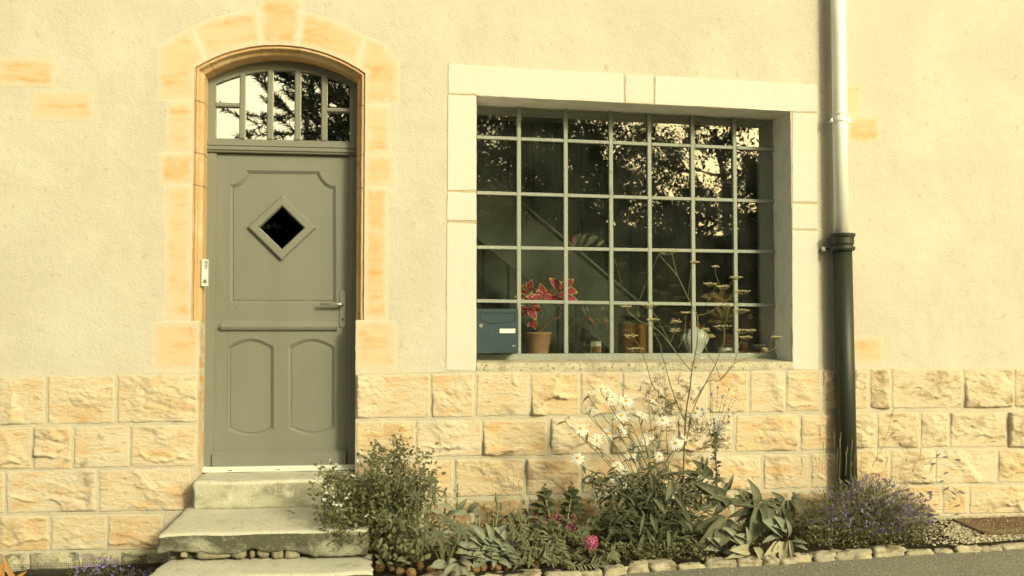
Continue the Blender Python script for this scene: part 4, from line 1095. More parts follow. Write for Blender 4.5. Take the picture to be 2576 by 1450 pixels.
# ------------------------------------------------------------------ intercom on the left reveal
ic = thing('intercom', 'slim silver entry phone with speaker slots on the left stone reveal by the door', 'intercom', W(514, 722, .06))
x0, x1 = W(507,690,.07).x, W(523,690,.07).x; zt, zb = W(514,653,.07).z, W(514,721,.07).z
b_ = MB(); prof = [(XL-.012,.075),(XL-.010,.045),(x0+.004,.034),(x0+.012,.030),(x1-.006,.036),(x1+.004,.044),(x1+.006,.075)]
v = [(x, y, z) for z in (zb, zb+.004, zt-.004, zt) for x, y in [(lerp2((x0+x1)/2, x, .9 if z in (zb, zt) else 1), y+(.004 if z in (zb, zt) else 0)) for x, y in prof]]
k = len(prof); f = []
for r in range(3):
    for i in range(k-1): a = r*k+i; f.append((a, a+1, a+k+1, a+k))
f += [tuple(reversed(range(k))), tuple(range(3*k, 4*k))]
obj('body', mesh('body', v, f, M_silver), ic)
for i in range(6):
    z = zt-.014-i*.009; MB().box(x0+.014, x1+.001, .0305+.002, .04, z, z+.0035).obj('speaker_slot', M_darkplastic, ic)
MB().bbox(x0+.016, x1-.002, .0295, .04, zb+.020, zb+.045, .001).obj('name_plate', M_inox, ic)

# ------------------------------------------------------------------ mailbox
mbx = thing('mailbox', 'dark blue-grey metal mailbox with a blank white name plate at the window corner', 'mailbox', W(1250, 888, .13))
MY = .13
def mp(x, y): p = W(x, y, MY); return (p.x, p.z)
(xa, zb), (xb, zt) = mp(1193,888), mp(1304,777)
MB().bbox(xa+.004, xb-.004, MY+.012, RW-.02, zb+.004, zt-.004, .002).obj('body', M_mailbox, mbx)
flapo = [mp(*p) for p in [(1207,787),(1296,787),(1296,808),(1270,812),(1245,814.5),(1226,815),(1221,810),(1214,807),(1207,806)]]
v, f = plate([(xa,zb),(xa,zt),(xb,zt),(xb,zb)], [flapo], MY, MY+.012)
frontp = obj('front', mesh('front', v, f, M_mailbox), mbx)
i1 = offset(flapo, .0035)
v, f = plate(i1, [], MY+.0035, MY+.012)
obj('flap', mesh('flap', v, f, M_mailbox), mbx)
obj('slot', mesh('slot', [(x, MY+.009, z) for x, z in offset(flapo, .0004)], [tuple(range(len(flapo)))], M_darkplastic), mbx)
# the embossed curve below the flap
cv = [mp(*p) for p in [(1226,815),(1229,824),(1229,838),(1225,850),(1222,870)]]
m = MB(); m.tube(curve([(x, MY+.0005, z) for x, z in cv], 6), .0018, 6); m.obj('pressed_line', M_mailbox, mbx, smooth=True)
lx, lz = mp(1210,819); m = MB(); m.tube([(lx,MY-.006,lz),(lx,MY,lz)], .0125, 20); m.obj('lock', M_inox, mbx)
m = MB(); m.box(lx-.001, lx+.001, MY-.0066, MY-.005, lz-.006, lz+.006); m.obj('keyhole', M_darkplastic, mbx)
(nx0, nz0), (nx1, nz1) = mp(1257,838), mp(1296,827)
MB().bbox(nx0, nx1, MY-.002, MY+.001, nz0, nz1, .0006).obj('name_plate', M_white, mbx)
(ex, ez) = mp(1293,870)
m = MB(); m.tube([(ex-.012,MY-.0008,ez),(ex-.004,MY-.0012,ez+.004),(ex+.004,MY-.0012,ez+.003),(ex+.012,MY-.0008,ez+.001),(ex+.004,MY-.0012,ez-.003),(ex-.004,MY-.0012,ez-.002),(ex-.012,MY-.0008,ez)], .0012, 6)
m.obj('maker_mark', M_silver, mbx)

# ------------------------------------------------------------------ things on the inner window board
zsil = zi
def onboard(x, Y): p = W(x, 800, Y); return Vector((p.x, Y, zsil))
def rad(x, half, Y): return abs(W(x+half, 800, Y).x-W(x, 800, Y).x)
def hgt(x, y0, y1, Y): return W(x, y0, Y).z-W(x, y1, Y).z
# coleus
c = onboard(1355, .43); H_ = hgt(1355, 829, 886, .43); r = rad(1355, 34, .43)
cot = thing('potted_coleus', 'coleus with crimson yellow-edged leaves in a terracotta pot behind the window', 'potted plant', c)
MB().lathe(c, [(0,.001),(r*.86,.001),(r*.92,.014),(r*.86,.014),(r*.70,.006),(0,.006)], 32).obj('saucer', M_terrasaucer, cot, smooth=False)
pot = MB().lathe(c+Vector((0,0,.007)), [(0,0),(r*.66,0),(r*.70,.01),(r*.95,H_-.022),(r*1.0,H_-.018),(r*1.01,H_-.008),(r*.98,H_-.006),(r*.96,H_-.007),(r*.90,H_-.016),(0,H_-.018)], 40).obj('pot', M_terra, cot, smooth=True)
CL = leaf_mesh('leaf', 1, .62, .35, .25, 'ovate', L_coleus, 8, .012)
def Z7(x, y, Y): return W(1100.6+.2819*x, 534.6+.2819*y, Y)
top = c+Vector((0,0,H_))
for pts in ([(905,1040),(905,930),(930,870),(940,780)], [(905,1030),(960,990),(960,900),(945,850)], [(905,1035),(1000,970),(1090,930),(1110,830),(1100,720)], [(905,1040),(890,980),(850,900),(800,830),(805,710)]):
    P = [Z7(x, y, .43) for x, y in pts]; P[0] = top-Vector((0,0,.01)); m = MB(); m.tube(curve(P, 5), .0035, 6); m.obj('stem', L_orange if pts[1][0] > 990 else L_stemdark, cot, smooth=True)
cl = [((812,702),(838,603)),((800,700),(762,648)),((815,700),(850,662)),((800,720),(735,700)),
 ((945,738),(840,708)),((945,735),(922,640)),((950,735),(1010,698)),((950,740),(1050,728)),((950,742),(1043,776)),((940,748),(888,702)),((945,745),(965,690)),
 ((1100,680),(1013,586)),((1100,682),(1210,594)),((1100,685),(1043,680)),((1105,690),(1248,702)),((1100,690),(1065,615)),((1110,692),(1180,665)),
 ((790,778),(700,742)),((1090,760),(1250,778)),((900,770),(800,745)),((1000,775),(1080,745)),((870,780),(760,775)),((1090,770),(1000,790)),((930,770),(850,748)),((1080,720),(1160,760)),
 ((805,850),(888,950)),((800,850),(738,925)),((800,850),(715,860)),((830,850),(932,872)),((830,840),(900,820)),((800,845),(770,900)),((850,930),(815,915)),
 ((850,985),(808,1005)),((850,985),(872,1035)),((850,985),(895,990)),((855,985),(835,960))]
for i, (a, b) in enumerate(cl):
    Y = .43+rnd(-.05,.05); A = Z7(*a, Y); B = Z7(*b, Y-.035); L = (B-A).length*1.05
    inst('leaf', CL, frame(A, B-A, Vector((rnd(-.5,.5), -1, .45)), L), cot)
# begonia with spotted leaves, standing behind
c = onboard(1452, .62)
bg_ = thing('potted_begonia', 'spotted grey-green begonia with drooping leaves on tall canes behind the window', 'potted plant', c)
MB().lathe(c, [(0,0),(.045,0),(.06,.075),(.063,.085),(.055,.085),(.05,.07),(0,.07)], 28).obj('pot', M_darkplastic, bg_, smooth=False)
BL = leaf_mesh('leaf', 1, .36, .5, .3, 'lance', L_spotted, 7)
for pts in ([(1250,1150),(1260,980),(1300,940),(1400,925),(1570,935)], [(1250,1150),(1235,800),(1290,560),(1285,300),(1300,195),(1400,210),(1480,250)], [(1250,1150),(1300,870),(1350,800),(1470,820)], [(1250,1150),(1200,1000),(1190,960)]):
    m = MB(); P = [Z7(x, y, .6) for x, y in pts]; P[0] = c+Vector((0,0,.06)); m.tube(curve(P, 5), .0035, 6); m.obj('cane', L_stemdark, bg_, smooth=True)
bl = [((1275,188),(1228,288)),((1325,193),(1262,292)),((1425,212),(1318,292)),((1485,250),(1428,296)),((1240,200),(1222,270)),((1400,212),(1345,250)),
 ((1215,830),(1205,862)),((1290,832),(1328,912)),((1385,828),(1412,866)),((1468,828),(1482,866)),((1330,830),(1350,880)),((1250,760),(1300,775)),
 ((1285,948),(1175,1012)),((1290,955),(1255,1072)),((1350,958),(1380,1042)),((1400,942),(1428,1044)),((1410,940),(1482,992)),((1468,930),(1524,1002)),((1560,930),(1585,985)),((1500,930),(1520,1050)),((1250,955),(1200,960))]
for a, b in bl:
    A = Z7(*a, .6); B = Z7(*b, .56); inst('leaf', BL, frame(A, B-A, Vector((rnd(-.6,.6), -1, .5)), (B-A).length*1.05), bg_)
for a, b in [((1350,938),(1400,985)),((1380,950),(1400,1000))]:
    A = Z7(*a, .58); B = Z7(*b, .55); inst('leaf', leaf_mesh('leaf', 1, .4, .5, .3, 'lance', L_orange), frame(A, B-A, (0,-1,.4), (B-A).length), bg_, label='withered orange leaf')
m = MB()
for a, b in [((1208,212),(1205,250)),((1200,235),(1212,275)),((1225,335),(1240,360))]: m.tube([Z7(*a, .58), Z7(*b, .57)], .005, 6)
m.obj('red_bud', leafmat('red_bud', (.62,.08,.05), (.7,.15,.1)), bg_)
# glass jar with cuttings, and a card
c = onboard(1473, .42); r = rad(1473, 9.5, .42); H_ = hgt(1473, 860, 886, .42)
jar = thing('glass_jar', 'small square glass jar holding cuttings, left of the picture card behind the window', 'jar', c)
MB().bbox(c.x-r, c.x+r, .42-r, .42+r, zsil, zsil+H_, .003).obj('jar_glass', glassmat('jar_glass', .22, (.55,.62,.55)), jar)
m = MB(); m.bbox(c.x-r*.75, c.x+r*.75, .42-r*.7, .42+r*.7, zsil+.003, zsil+H_*.35, .002); m.obj('pebbles_in_water', MAT('ochre_grit', (.30,.24,.13), [(120,.5,.6,(.12,.11,.06))]), jar)
for i in range(9):
    A = c+Vector((rnd(-.008,.008), 0, H_*.8)); B = A+Vector((rnd(-.03,.06), rnd(-.03,.01), rnd(.0,.03))); inst('leaf', BL, frame(A, B-A, (0,-.6,1), .032), jar)
card = thing('picture_card', 'small card with a white top and brown landscape, leaning behind the window', 'card', onboard(1498, .44))
q = [W(1486,887,.44), W(1512,887,.44), W(1512,859,.45), W(1486,859,.45)]
obj('card', mesh('card', q+[p+Vector((0,.004,0)) for p in q], [(0,1,2,3),(7,6,5,4),(0,4,5,1),(1,5,6,2),(2,6,7,3),(3,7,4,0)], M_white), card)
q = [W(1487,886,.4392), W(1511,886,.4392), W(1511,871,.444), W(1487,872,.4438)]
obj('printed_scene', mesh('printed_scene', [p-Vector((0,.0012,0)) for p in q], [(0,1,2,3)], MAT('print_brown', (.36,.18,.07), [(60,.5,.6,(.10,.07,.03),(.2,1,4))], .5)), card)
# glazed jar with bamboo canes
def Z8(x, y, Y): return W(1509.4+.3079*x, 534.6+.3079*y, Y)
c = onboard(1591, .50); r = rad(1591, 35.5, .50); H_ = hgt(1591, 807, 884, .50)
gj = thing('glazed_jar', 'big brown glazed stoneware jar with two bamboo canes behind the window', 'jar', c)
MB().lathe(c, [(0,0),(r*.94,0),(r*.97,.006),(r*.98,H_*.5),(r,H_-.022),(r*1.01,H_-.018),(r*.99,H_-.014),(r*1.02,H_-.008),(r*1.0,H_),(r*.92,H_-.001),(r*.9,H_-.02),(0,H_-.03)], 44).obj('jar_body', M_glaze, gj, smooth=True)
for pts in ([(218,885),(195,700),(165,540),(112,372)], [(285,870),(325,710),(372,585),(480,335)], [(300,880),(330,850),(360,850)]):
    m = MB(); P = [Z8(x, y, .5) for x, y in pts]; m.tube(curve(P, 6), .004, 7); m.obj('cane', L_stem, gj, smooth=True)
for i in range(14):
    A = Z8(rnd(180,330), 885, .5); a = rnd(-1.3,1.3); B = A+Vector((math.sin(a)*.09, rnd(-.06,.05), .03+.07*math.cos(a))); inst('leaf', BL, frame(A, B-A, (0,-.5,1), rnd(.06,.1)), gj)
# white hand-shaped vase
c = onboard(1747, .46); H_ = hgt(1747, 818, 887, .46); r = rad(1747, 35, .46)
hv = thing('hand_vase', 'white porcelain vase shaped like two cupped hands behind the window', 'vase', c)
n = 72; prof = [(.45,0),(.52,.02),(.50,.08),(.66,.22),(.90,.42),(1.0,.58),(.96,.74),(.84,.88),(.72,1.0)]
v = []; f = []
tips = [.86,.95,1.0,.93,.80,.80,.93,1.0,.95,.86]
for j, (rr, hh) in enumerate(prof):
    for i in range(n):
        th = 2*math.pi*i/n; k_ = (th/(2*math.pi)*10) % 10; fi = int(k_); fr_ = k_-fi
        groove = 1-.10*(abs(fr_-.5)*2)**5*min(1, hh*2.2)
        tp = tips[fi]*(1-.10*(abs(fr_-.5)*2)**2)
        h2 = hh*H_*lerp2(1, tp, min(1, max(0, (hh-.4)/.6)))
        q = rr*r*groove; v.append((c.x+q*math.cos(th), c.y+q*math.sin(th)*.75, zsil+h2))
for j in range(len(prof)-1):
    for i in range(n): a = j*n+i; b = j*n+(i+1) % n; f.append((a, b, b+n, a+n))
obj('vase_body', mesh('vase_body', v, f, M_porcelain, smooth=True), hv)
RL = leaf_mesh('leaf', 1, .3, .4, .3, 'lance', leafmat('dark_red_leaf', (.20,.045,.04), (.30,.10,.05)), 5)
for i in range(22):
    A = c+Vector((rnd(-.03,.03), rnd(-.01,.02), H_*.85)); a = rnd(-1.2,1.2); B = A+Vector((math.sin(a)*.08, rnd(-.05,.03), .02+.08*math.cos(a))); inst('leaf', RL, frame(A, B-A, (0,-.6,1), rnd(.04,.085)), hv)
# wicker bowl on a white pot with a bronze coleus
c = onboard(1824, .50); H_ = hgt(1824, 826, 873, .5); r = rad(1824, 24, .5)
wb = thing('wicker_planter', 'round brown wicker bowl on a white foot with a bronze coleus behind the window', 'planter', c)
MB().lathe(c, [(0,0),(r*.72,0),(r*.80,H_*.4),(r*.70,H_*.42)], 32).obj('white_foot', M_porcelain, wb, smooth=True)
wk = MB()
for i in range(9):
    t = i/8; rr = r*(.78+.34*math.sin(math.pi*(.18+.6*t))); z = H_*.42+H_*.62*t
    wk.tube([(c.x+rr*math.cos(2*math.pi*k/24), c.y+rr*math.sin(2*math.pi*k/24), zsil+z) for k in range(25)], .0042, 5, cap=False)
wk.obj('wicker_bowl', M_wicker, wb, smooth=True)
CL2 = leaf_mesh('leaf', 1, .5, .4, .25, 'ovate', leafmat('bronze_leaf', (.22,.10,.05), (.30,.28,.10), .5, (.50,.42,.16), .25), 7, .03)
for i, (a, b) in enumerate([((1020,720),(862,668)),((1000,700),(1000,612)),((1030,710),(1085,660)),((1010,720),(900,720)),((1040,715),(1110,700)),((1000,705),(940,690)),((1000,860),(900,800)),((1010,860),(1110,800)),((1000,850),(960,770)),((1010,850),(1060,760)),((1000,880),(900,880)),((1020,880),(1110,880))]):
    A = Z8(*a, .5); B = Z8(*b, .46); inst('leaf', CL2, frame(A, B-A, (rnd(-.5,.5),-1,.6), (B-A).length*1.1), wb)
m = MB(); m.tube(curve([c+Vector((0,0,H_)), Z8(1005,840,.5), Z8(1015,720,.5)], 6), .004, 6); m.obj('stem', L_stem, wb, smooth=True)
# wooden board, dish, leaning dark panel
c0, c1 = W(1830,880,.44), W(1941,880,.44)
bd = thing('wooden_board', 'low varnished wooden board at the right end of the window board', 'board', (c0.x/2+c1.x/2, .46, zsil))
MB().bbox(c0.x, c1.x, .38, .56, zsil+.001, zsil+.026, .004).obj('slab', M_wood, bd)
MB().bbox(c0.x+.10, c1.x-.07, .40, .54, zsil+.0265, zsil+.036, .004).obj('tray', M_wood, bd)
c = onboard(1909, .44); r = rad(1909, 16, .44)
dish = thing('white_dish', 'small white footed dish standing on the wooden board', 'dish', (c.x, .44, zsil+.037))
MB().lathe((c.x, .44, zsil+.037), [(0,0),(r*.6,0),(r*.62,.008),(r*.9,.016),(r*1.05,.034),(r*1.0,.036),(r*.8,.022),(0,.018)], 28).obj('dish_body', M_porcelain, dish, smooth=True)
lp = thing('painted_panel', 'dark red leaning panel painted with a white flower, right end of the window', 'panel', onboard(1880, .6))
q = [W(1858,864,.56), W(1908,864,.56), W(1899,772,.64), W(1867,772,.64)]
obj('panel_board', mesh('panel_board', q+[p+Vector((0,.012,0)) for p in q], [(0,1,2,3),(7,6,5,4),(0,4,5,1),(1,5,6,2),(2,6,7,3),(3,7,4,0)], M_redbook), lp)
fcen = W(1887,797,.612); m = MB()
for i in range(5):
    a = 2*math.pi*i/5; m.lathe(fcen+Vector((math.cos(a)*.014, -.004, math.sin(a)*.014)), [(0,-.009),(.008,-.004),(.009,.004),(0,.009)], 8)
m.obj('painted_flower', M_white, lp)
c = onboard(1872, .50); m = MB(); m.lathe((c.x, .5, zsil+.037), [(0,0),(.024,0),(.030,.012),(.026,.05),(.020,.055),(0,.05)], 24)
tp_ = thing('small_terracotta_pot', 'small terracotta pot on the wooden board in front of the dark red panel', 'pot', (c.x, .5, zsil+.037)); m.obj('pot', M_terra, tp_, smooth=True)

# ------------------------------------------------------------------ edging stones, plate, gravel, cones
kerb = thing('stone_edging', 'uneven row of pale edging stones between the flower bed and the asphalt', 'edging', tuple(kerb_pts[8]))
edges = [1056,1128,1195,1263,1367,1458,1512,1575,1629,1698,1768,1845,1911,1950,1992,2037,2094,2188,2268,2343,2394,2458,2510,2580,2660]
for i, (a, b) in enumerate(zip(edges, edges[1:])):
    ya, yb_ = np.interp(a, [p[0] for p in kerb_px], [p[1] for p in kerb_px]), np.interp(b, [p[0] for p in kerb_px], [p[1] for p in kerb_px])
    A, B = G(a, ya, .03), G(b, yb_, .03); L = (B-A).length; mid = (A+B)/2
    r = (L/2*rnd(.95,1.0), rnd(.048,.066), rnd(.036,.046)); h_ = gz(mid.x)+rnd(-.012,.006)
    if b > 2340: r = (L/2*.97, .05, .030)
    me = rock_mesh(r, i*3+1, .42, 0, M_edging, 28, 18, 8)
    o = bpy.data.objects.new('edging_stone', me)
    o.matrix_basis = Matrix.Translation((mid.x, mid.y+rnd(-.008,.008), h_)) @ Matrix.Rotation(math.atan2(B.y-A.y, B.x-A.x)+rnd(-.05,.05), 4, 'Z') @ Matrix.Rotation(rnd(-.05,.05), 4, 'X') @ Matrix.Rotation(rnd(-.03,.03)-SLOPE, 4, 'Y')
    link(o, kerb)
# grit and small gravel by the plate
pts = [G(2368,1345,.03), G(2425,1372,.03), G(2545,1363,.03), G(2700,1350,.03), W(2700,1290,-.03), W(2400,1310,-.03)]
v = [(p.x, p.y, gz(p.x)+BEDH+.004) for p in pts]
o = obj('gravel_patch', mesh('gravel_patch', v, [tuple(range(len(v)))], M_dirt), kind='structure')
poly = np.array([(p.x, p.y) for p in pts]); Ms = []
gm_ = rock_mesh((1,1,.7), 3, .5, 0, M_gravel, 6, 4, 2.2)
mn, mx = poly.min(0), poly.max(0)
while len(Ms) < 2600:
    P = rng.uniform(mn-[.22,.02], mx, (400, 2)); P = P[inside(P, poly) | (inside(P+[.22,0], poly) & (rng.random(400) < .35))]
    for x, y in P:
        s = random.choice([.004,.005,.006,.008,.011]); Ms.append(Matrix.Translation((x, y, gz(x)+BEDH+.006)) @ Matrix.Rotation(rnd(0,6.3), 4, 'Z') @ Matrix.Diagonal((s*rnd(.7,1.4), s, s*.8, 1)))
gv = join('gravel', gm_, Ms, None)
# rusty cover plate
q = [G(2395,1307,.05), G(2478,1343,.05), G(2690,1338,.05), G(2690,1298,.05)]
Mp = []
for i in range(260):
    a_, b2 = rng.random(2); p = q[0].lerp(q[3], a_).lerp(q[1].lerp(q[2], a_), b2); Mp.append(Matrix.Translation((p.x, p.y, gz(p.x)+BEDH+.023)) @ Matrix.Rotation(rnd(0,6.3), 4, 'Z') @ Matrix.Scale(rnd(.002,.006), 4))
join('grit', gm_, Mp, None)
pl = thing('rusty_plate', 'rusty brown sheet metal cover lying on the gravel at the foot of the wall', 'metal plate', tuple(q[1]))
q = [Vector((p.x, p.y, gz(p.x)+BEDH+.022)) for p in q]
obj('sheet', mesh('sheet', q+[p-Vector((0,0,.012)) for p in q], [(0,1,2,3),(7,6,5,4),(0,4,5,1),(1,5,6,2),(2,6,7,3),(3,7,4,0)], M_rust), pl)
# pine cones
cone = MB(); cone.lathe((0,0,0), [(0,-.5),(.25,-.42),(.42,-.15),(.38,.2),(.2,.5),(0,.58)], 10)
for j in range(9):
    z = -.42+j*.11; rr = .16+.32*math.sin(math.pi*(j+1)/10.5)
    for i in range(8):
        a = 2*math.pi*(i+(j % 2)*.5)/8; p = Vector((math.cos(a)*rr, math.sin(a)*rr, z)); t_ = Vector((-math.sin(a), math.cos(a), 0)); o_ = Vector((math.cos(a), math.sin(a), .5))
        cone.add([p-t_*.11, p+t_*.11, p+t_*.07+o_*.13, p-t_*.07+o_*.13], [(0,1,2,3)])
cone_me = cone.mesh('pine_cone', L_cone)
cn = [(880,1438),(912,1436),(955,1425),(985,1429),(1008,1435),(1033,1440),(1056,1421),(1085,1430),(1108,1431),(1140,1437),(1176,1434),(1196,1428),(1215,1425),(1240,1424),(1254,1427),(1273,1422),(1298,1418),(1322,1414),(1347,1420)]
places = ['by the lowest step','next to the first cone by the lowest step','under the white-flowered bush','under the white-flowered bush, lying on its side','on the soil below the lupin','below the broken branch','standing upright below the lupin','left of the pale felted leaf','behind the left edging stones','beside the pale felted leaf','right of the pale felted leaf','near a fallen orange leaf','under the felted leaves','in the middle of the row under the felted leaves','under the felted leaves, pressed to its neighbour','behind the longest edging stone','reddish and smooth, behind the edging','at the right end of the row of cones','last cone, under the pink flowers']
for i, (x, y) in enumerate(cn):
    p = G(x, y, .06); o = bpy.data.objects.new('pine_cone', cone_me); s = rnd(.040,.055)
    o.matrix_basis = Matrix.Translation((p.x, max(p.y, kerb_y(p.x)+.06) if x > 1050 else p.y, gz(p.x)+BEDH+s*.38)) @ Matrix.Rotation(rnd(0,6.3), 4, 'Z') @ Matrix.Rotation(rnd(.9,1.6) if i % 3 else rnd(.1,.5), 4, 'X') @ Matrix.Scale(s, 4)
    o['label'] = 'brown pine cone '+places[i]; o['category'] = 'pine cone'; o['group'] = 'pine cones on the flower bed'
    COL.objects.link(o)
Mg = []
for i in range(420):
    X = rnd(.3, 5.2); Y = kerb_y(X)-.075-abs(random.gauss(0,.10)); Mg.append(Matrix.Translation((X, Y, gz(X)+.003)) @ Matrix.Rotation(rnd(0,6.3), 4, 'Z') @ Matrix.Scale(rnd(.002,.0055), 4))
join('loose_grit', gm_, Mg, None)
# leaf litter on the bed
LIT = leaf_mesh('litter', 1, .5, .8, .3, 'ovate', leafmat('litter_leaf', (.16,.11,.05), (.33,.24,.12), .8), 3)
Ms = []
for i in range(900):
    X = rnd(.05, 4.3); Y = rnd(kerb_y(X)+.05, -.05); s = rnd(.015,.04)
    Ms.append(Matrix.Translation((X, Y, gz(X)+BEDH+.012)) @ Matrix.Rotation(rnd(0,6.3), 4, 'Z') @ Matrix.Rotation(rnd(-.6,.6), 4, 'X') @ Matrix.Scale(s, 4))
join('leaf_litter', LIT, Ms, None)
# fallen leaf on the middle step
p = Hh(728, 1293, z2-.012); fl = inst('fallen_leaf', leaf_mesh('fallen_leaf', 1, .32, .9, .5, 'lance', leafmat('grey_brown_leaf', (.16,.13,.09), (.2,.16,.1), .8), 5, .1), frame(Vector((p.x-.03, p.y, z2+.006)), (1,.15,.03), (0,0,1), .085), None)
fl['label'] = 'withered curled leaf lying on the middle step'; fl['category'] = 'leaf'
p = Hh(716, 1300, z2-.012)

# ------------------------------------------------------------------ plants
def bed(x, Y): X = W(x, 1400, Y).x; return Vector((X, Y, gz(X)+BEDH))
def plant(name, label, cat, x, Y, group=None): return thing(name, label, cat, bed(x, Y), group)
LV = {}
def LM(key, *a, **k):
    if key not in LV: LV[key] = leaf_mesh('leaf', *a, **k)
    return LV[key]

# -- white-flowered small-leaved bush at the steps
b = bed(985, -.50)
sage = plant('salvia_bush', 'small-leaved bush with tiny white flowers spilling over the right end of the steps', 'bush', 985, -.50)
SL = leaf_mesh('leaf', 1, .58, .5, .3, 'ovate', L_shrub, 3)
stems_ = MB(); tips_ = []; leafM = []
def spray(x, y, Y, dens, thick=.002, bend=.0, w0=None):
    """a stem from the bush's base to picture point (x, y) at depth Y with leaves along it"""
    T = W(x, y, Y); a = b+Vector((rnd(-.06,.06), rnd(-.05,.05), 0)); mid = a.lerp(T, .5)+Vector(((T.x-a.x)*-.12, (T.y-a.y)*-.1+rnd(-.03,.03), .07+rnd(0,.08)+bend))
    P = curve([a, mid, T], 8); stems_.tube(P, [thick*(1.25-.9*i/len(P)) for i in range(len(P))], 4, cap=False)
    n = len(P)
    for k in range(dens):
        t = 1-(random.random()**1.25)*.72; i = min(n-2, int(t*(n-1))); q = P[i].lerp(P[i+1], random.random())
        side = rdir(.25); s = rnd(.019,.034)
        q = q+side*rnd(0,.045); leafM.append(frame(q, side+Vector((0,-.3,0)), rdir(.9)-Vector((0,.7,0)), s))
    tips_.append(P[-1])
for i in range(60): x = rnd(893,1106); spray(x, 1085+abs(x-1000)*.35+random.random()**1.3*190, rnd(-.55,-.12), 46)
for i in range(34): spray(rnd(785,880), rnd(1175,1345), rnd(-1.0,-.6), 26)
for i in range(84): spray(rnd(785,955), rnd(1170,1370), rnd(-.95,-.45), 30)
for i in range(70): spray(rnd(900,1075), rnd(1180,1400), rnd(-.85,-.3), 26)
for i in range(34): spray(rnd(925,1060), rnd(1340,1425), rnd(-.95,-.6), 20)
stems_.obj('twigs', L_stemdark, sage, kind='stuff')
random.shuffle(leafM)
leafM.sort(key=lambda m: m.translation.y)
for M in leafM[:300]: inst('leaf', SL, M, sage)
join('foliage', SL, leafM[300:], sage)
SL2 = leaf_mesh('leaf', 1, .6, .5, .3, 'ovate', L_trail, 4)
for i in range(130):
    p = W(rnd(940,1075), rnd(1290,1420), rnd(-1.0,-.8)); inst('leaf', SL2, frame(p, rdir(.1)+Vector((0,-.4,0)), rdir(.9)-Vector((0,.8,0)), rnd(.03,.045)), sage)
PET = leaf_mesh('petal', 1, .7, .5, .3, 'round', L_petal, 3)
def little_flower(parent, p, s, name='flower'):
    m = MB()
    for k in range(4):
        M = frame(p, Vector((rnd(-1,1), -.7, rnd(-1,.6))), rdir(), s)
        m.add([M@v_.co for v_ in PET.vertices], [tuple(q.vertices) for q in PET.polygons])
    m.obj(name, L_petal, parent)
wf = [(832,1158),(845,1166),(857,1172),(925,1082),(930,1150),(942,1178),(957,1068),(962,1060),(968,1056),(1001,1098),(1045,1077),(1052,1076),(1090,1055),(1094,1060),(818,1222),(833,1226),(825,1240),(837,1247),(838,1265),(816,1256),(880,1240),(855,1270),(848,1268),(1118,1162),(940,1303),(922,1296),(1104,1136),(903,1158),(870,1252),(890,1195),(1012,1150)]
for x, y in wf: little_flower(sage, W(x, y, -.98 if x < 900 and y > 1200 else (-.8 if y > 1180 else -.6)), .016)

# -- lupins
def Z2(x, y): return (754.7+x*.2841, 1037.7+y*.2841)
LUP = LM('lup', 1, .24, .55, .35, 'lance', L_lupin, 6)
def lupin(label, heads, x, Y):
    t = plant('lupin', label, 'lupin', x, Y, 'lupins beside the bush')
    base = bed(x, Y)
    for (hx_, hy_, s, tilt) in heads:
        px_, py_ = Z2(hx_, hy_); T = W(px_, py_, Y+rnd(-.06,.06)); mid = base.lerp(T, .55)+Vector((rnd(-.02,.02), 0, .05))
        m = MB(); m.tube(curve([base, mid, T], 7), .0028, 6); m.obj('stem', L_stem, t, smooth=True)
        nrm = Vector((tilt, -.75, .75)).normalized(); e1 = nrm.orthogonal().normalized(); e2 = nrm.cross(e1); n = 9; a0 = rnd(0,6.3)
        for k in range(n):
            a = a0+2*math.pi*k/n; d = e1*math.cos(a)+e2*math.sin(a)+nrm*.22
            inst('leaf', LUP, frame(T, d, nrm, s*rnd(.82,1.1)), t)
lupin('tall lupin with hand-shaped leaves growing up through the white-flowered bush', [(885,625,.065,-.2),(1015,742,.085,0),(1185,690,.08,.3),(1160,595,.06,.2),(850,880,.075,-.2),(1075,540,.05,.1)], 1050, -.62)
lupin('low spreading lupin with hand-shaped leaves right of the white-flowered bush', [(1225,1090,.10,0),(1420,1042,.095,.3),(1100,1150,.085,-.3),(1150,1010,.08,-.1),(1410,1160,.07,.2),(1290,960,.07,.1),(1300,1200,.07,0)], 1120, -.80)

# -- felted lamb's ear plants
LE = LM('le', 1, .36, .85, .75, 'spat', L_lamb, 8, .02)
def Z3(x, y): return (1195+x*.219, 1132+y*.219)
def Z5(x, y): return (1572+x*.2407, 1100.6+y*.2407)
def lambs(label, x, Y, leaves, spikes, conv, wilt=()):
    t = plant('lambs_ear', label, 'plant', x, Y, "plants with silvery felted leaves")
    for (a, b_, w_) in leaves:
        A = W(*conv(*a), Y+.03); B = W(*conv(*b_), Y-.05); inst('leaf', LE, frame(A, B-A, Vector((rnd(-.5,.5), -.9, .7)), (B-A).length*1.08, (B-A).length*w_/.36), t)
    for (a, b_) in spikes:
        A = W(*conv(*a), Y+.05); B = W(*conv(*b_), Y+.05); m = MB(); m.tube(curve([A, A.lerp(B,.5)+Vector((.01,0,0)), B], 6), .0045, 6); m.obj('flower_stem', L_lamb, t, smooth=True)
        for k in range(16):
            p = A.lerp(B, .55+.45*k/16); inst('bud', LE, frame(p, rdir(.5), rdir(), .028), t)
    for (a, b_, w_) in wilt:
        A = W(*conv(*a), Y-.02); B = W(*conv(*b_), Y-.14); inst('leaf', WL_, frame(A, B-A, Vector((rnd(-.4,.4), -1, .3)), (B-A).length*1.08, (B-A).length*w_/.42), t, label='withered pale leaf hanging over the edging')
WL_ = leaf_mesh('leaf', 1, .42, .6, .7, 'ovate', L_pale, 8, .06)
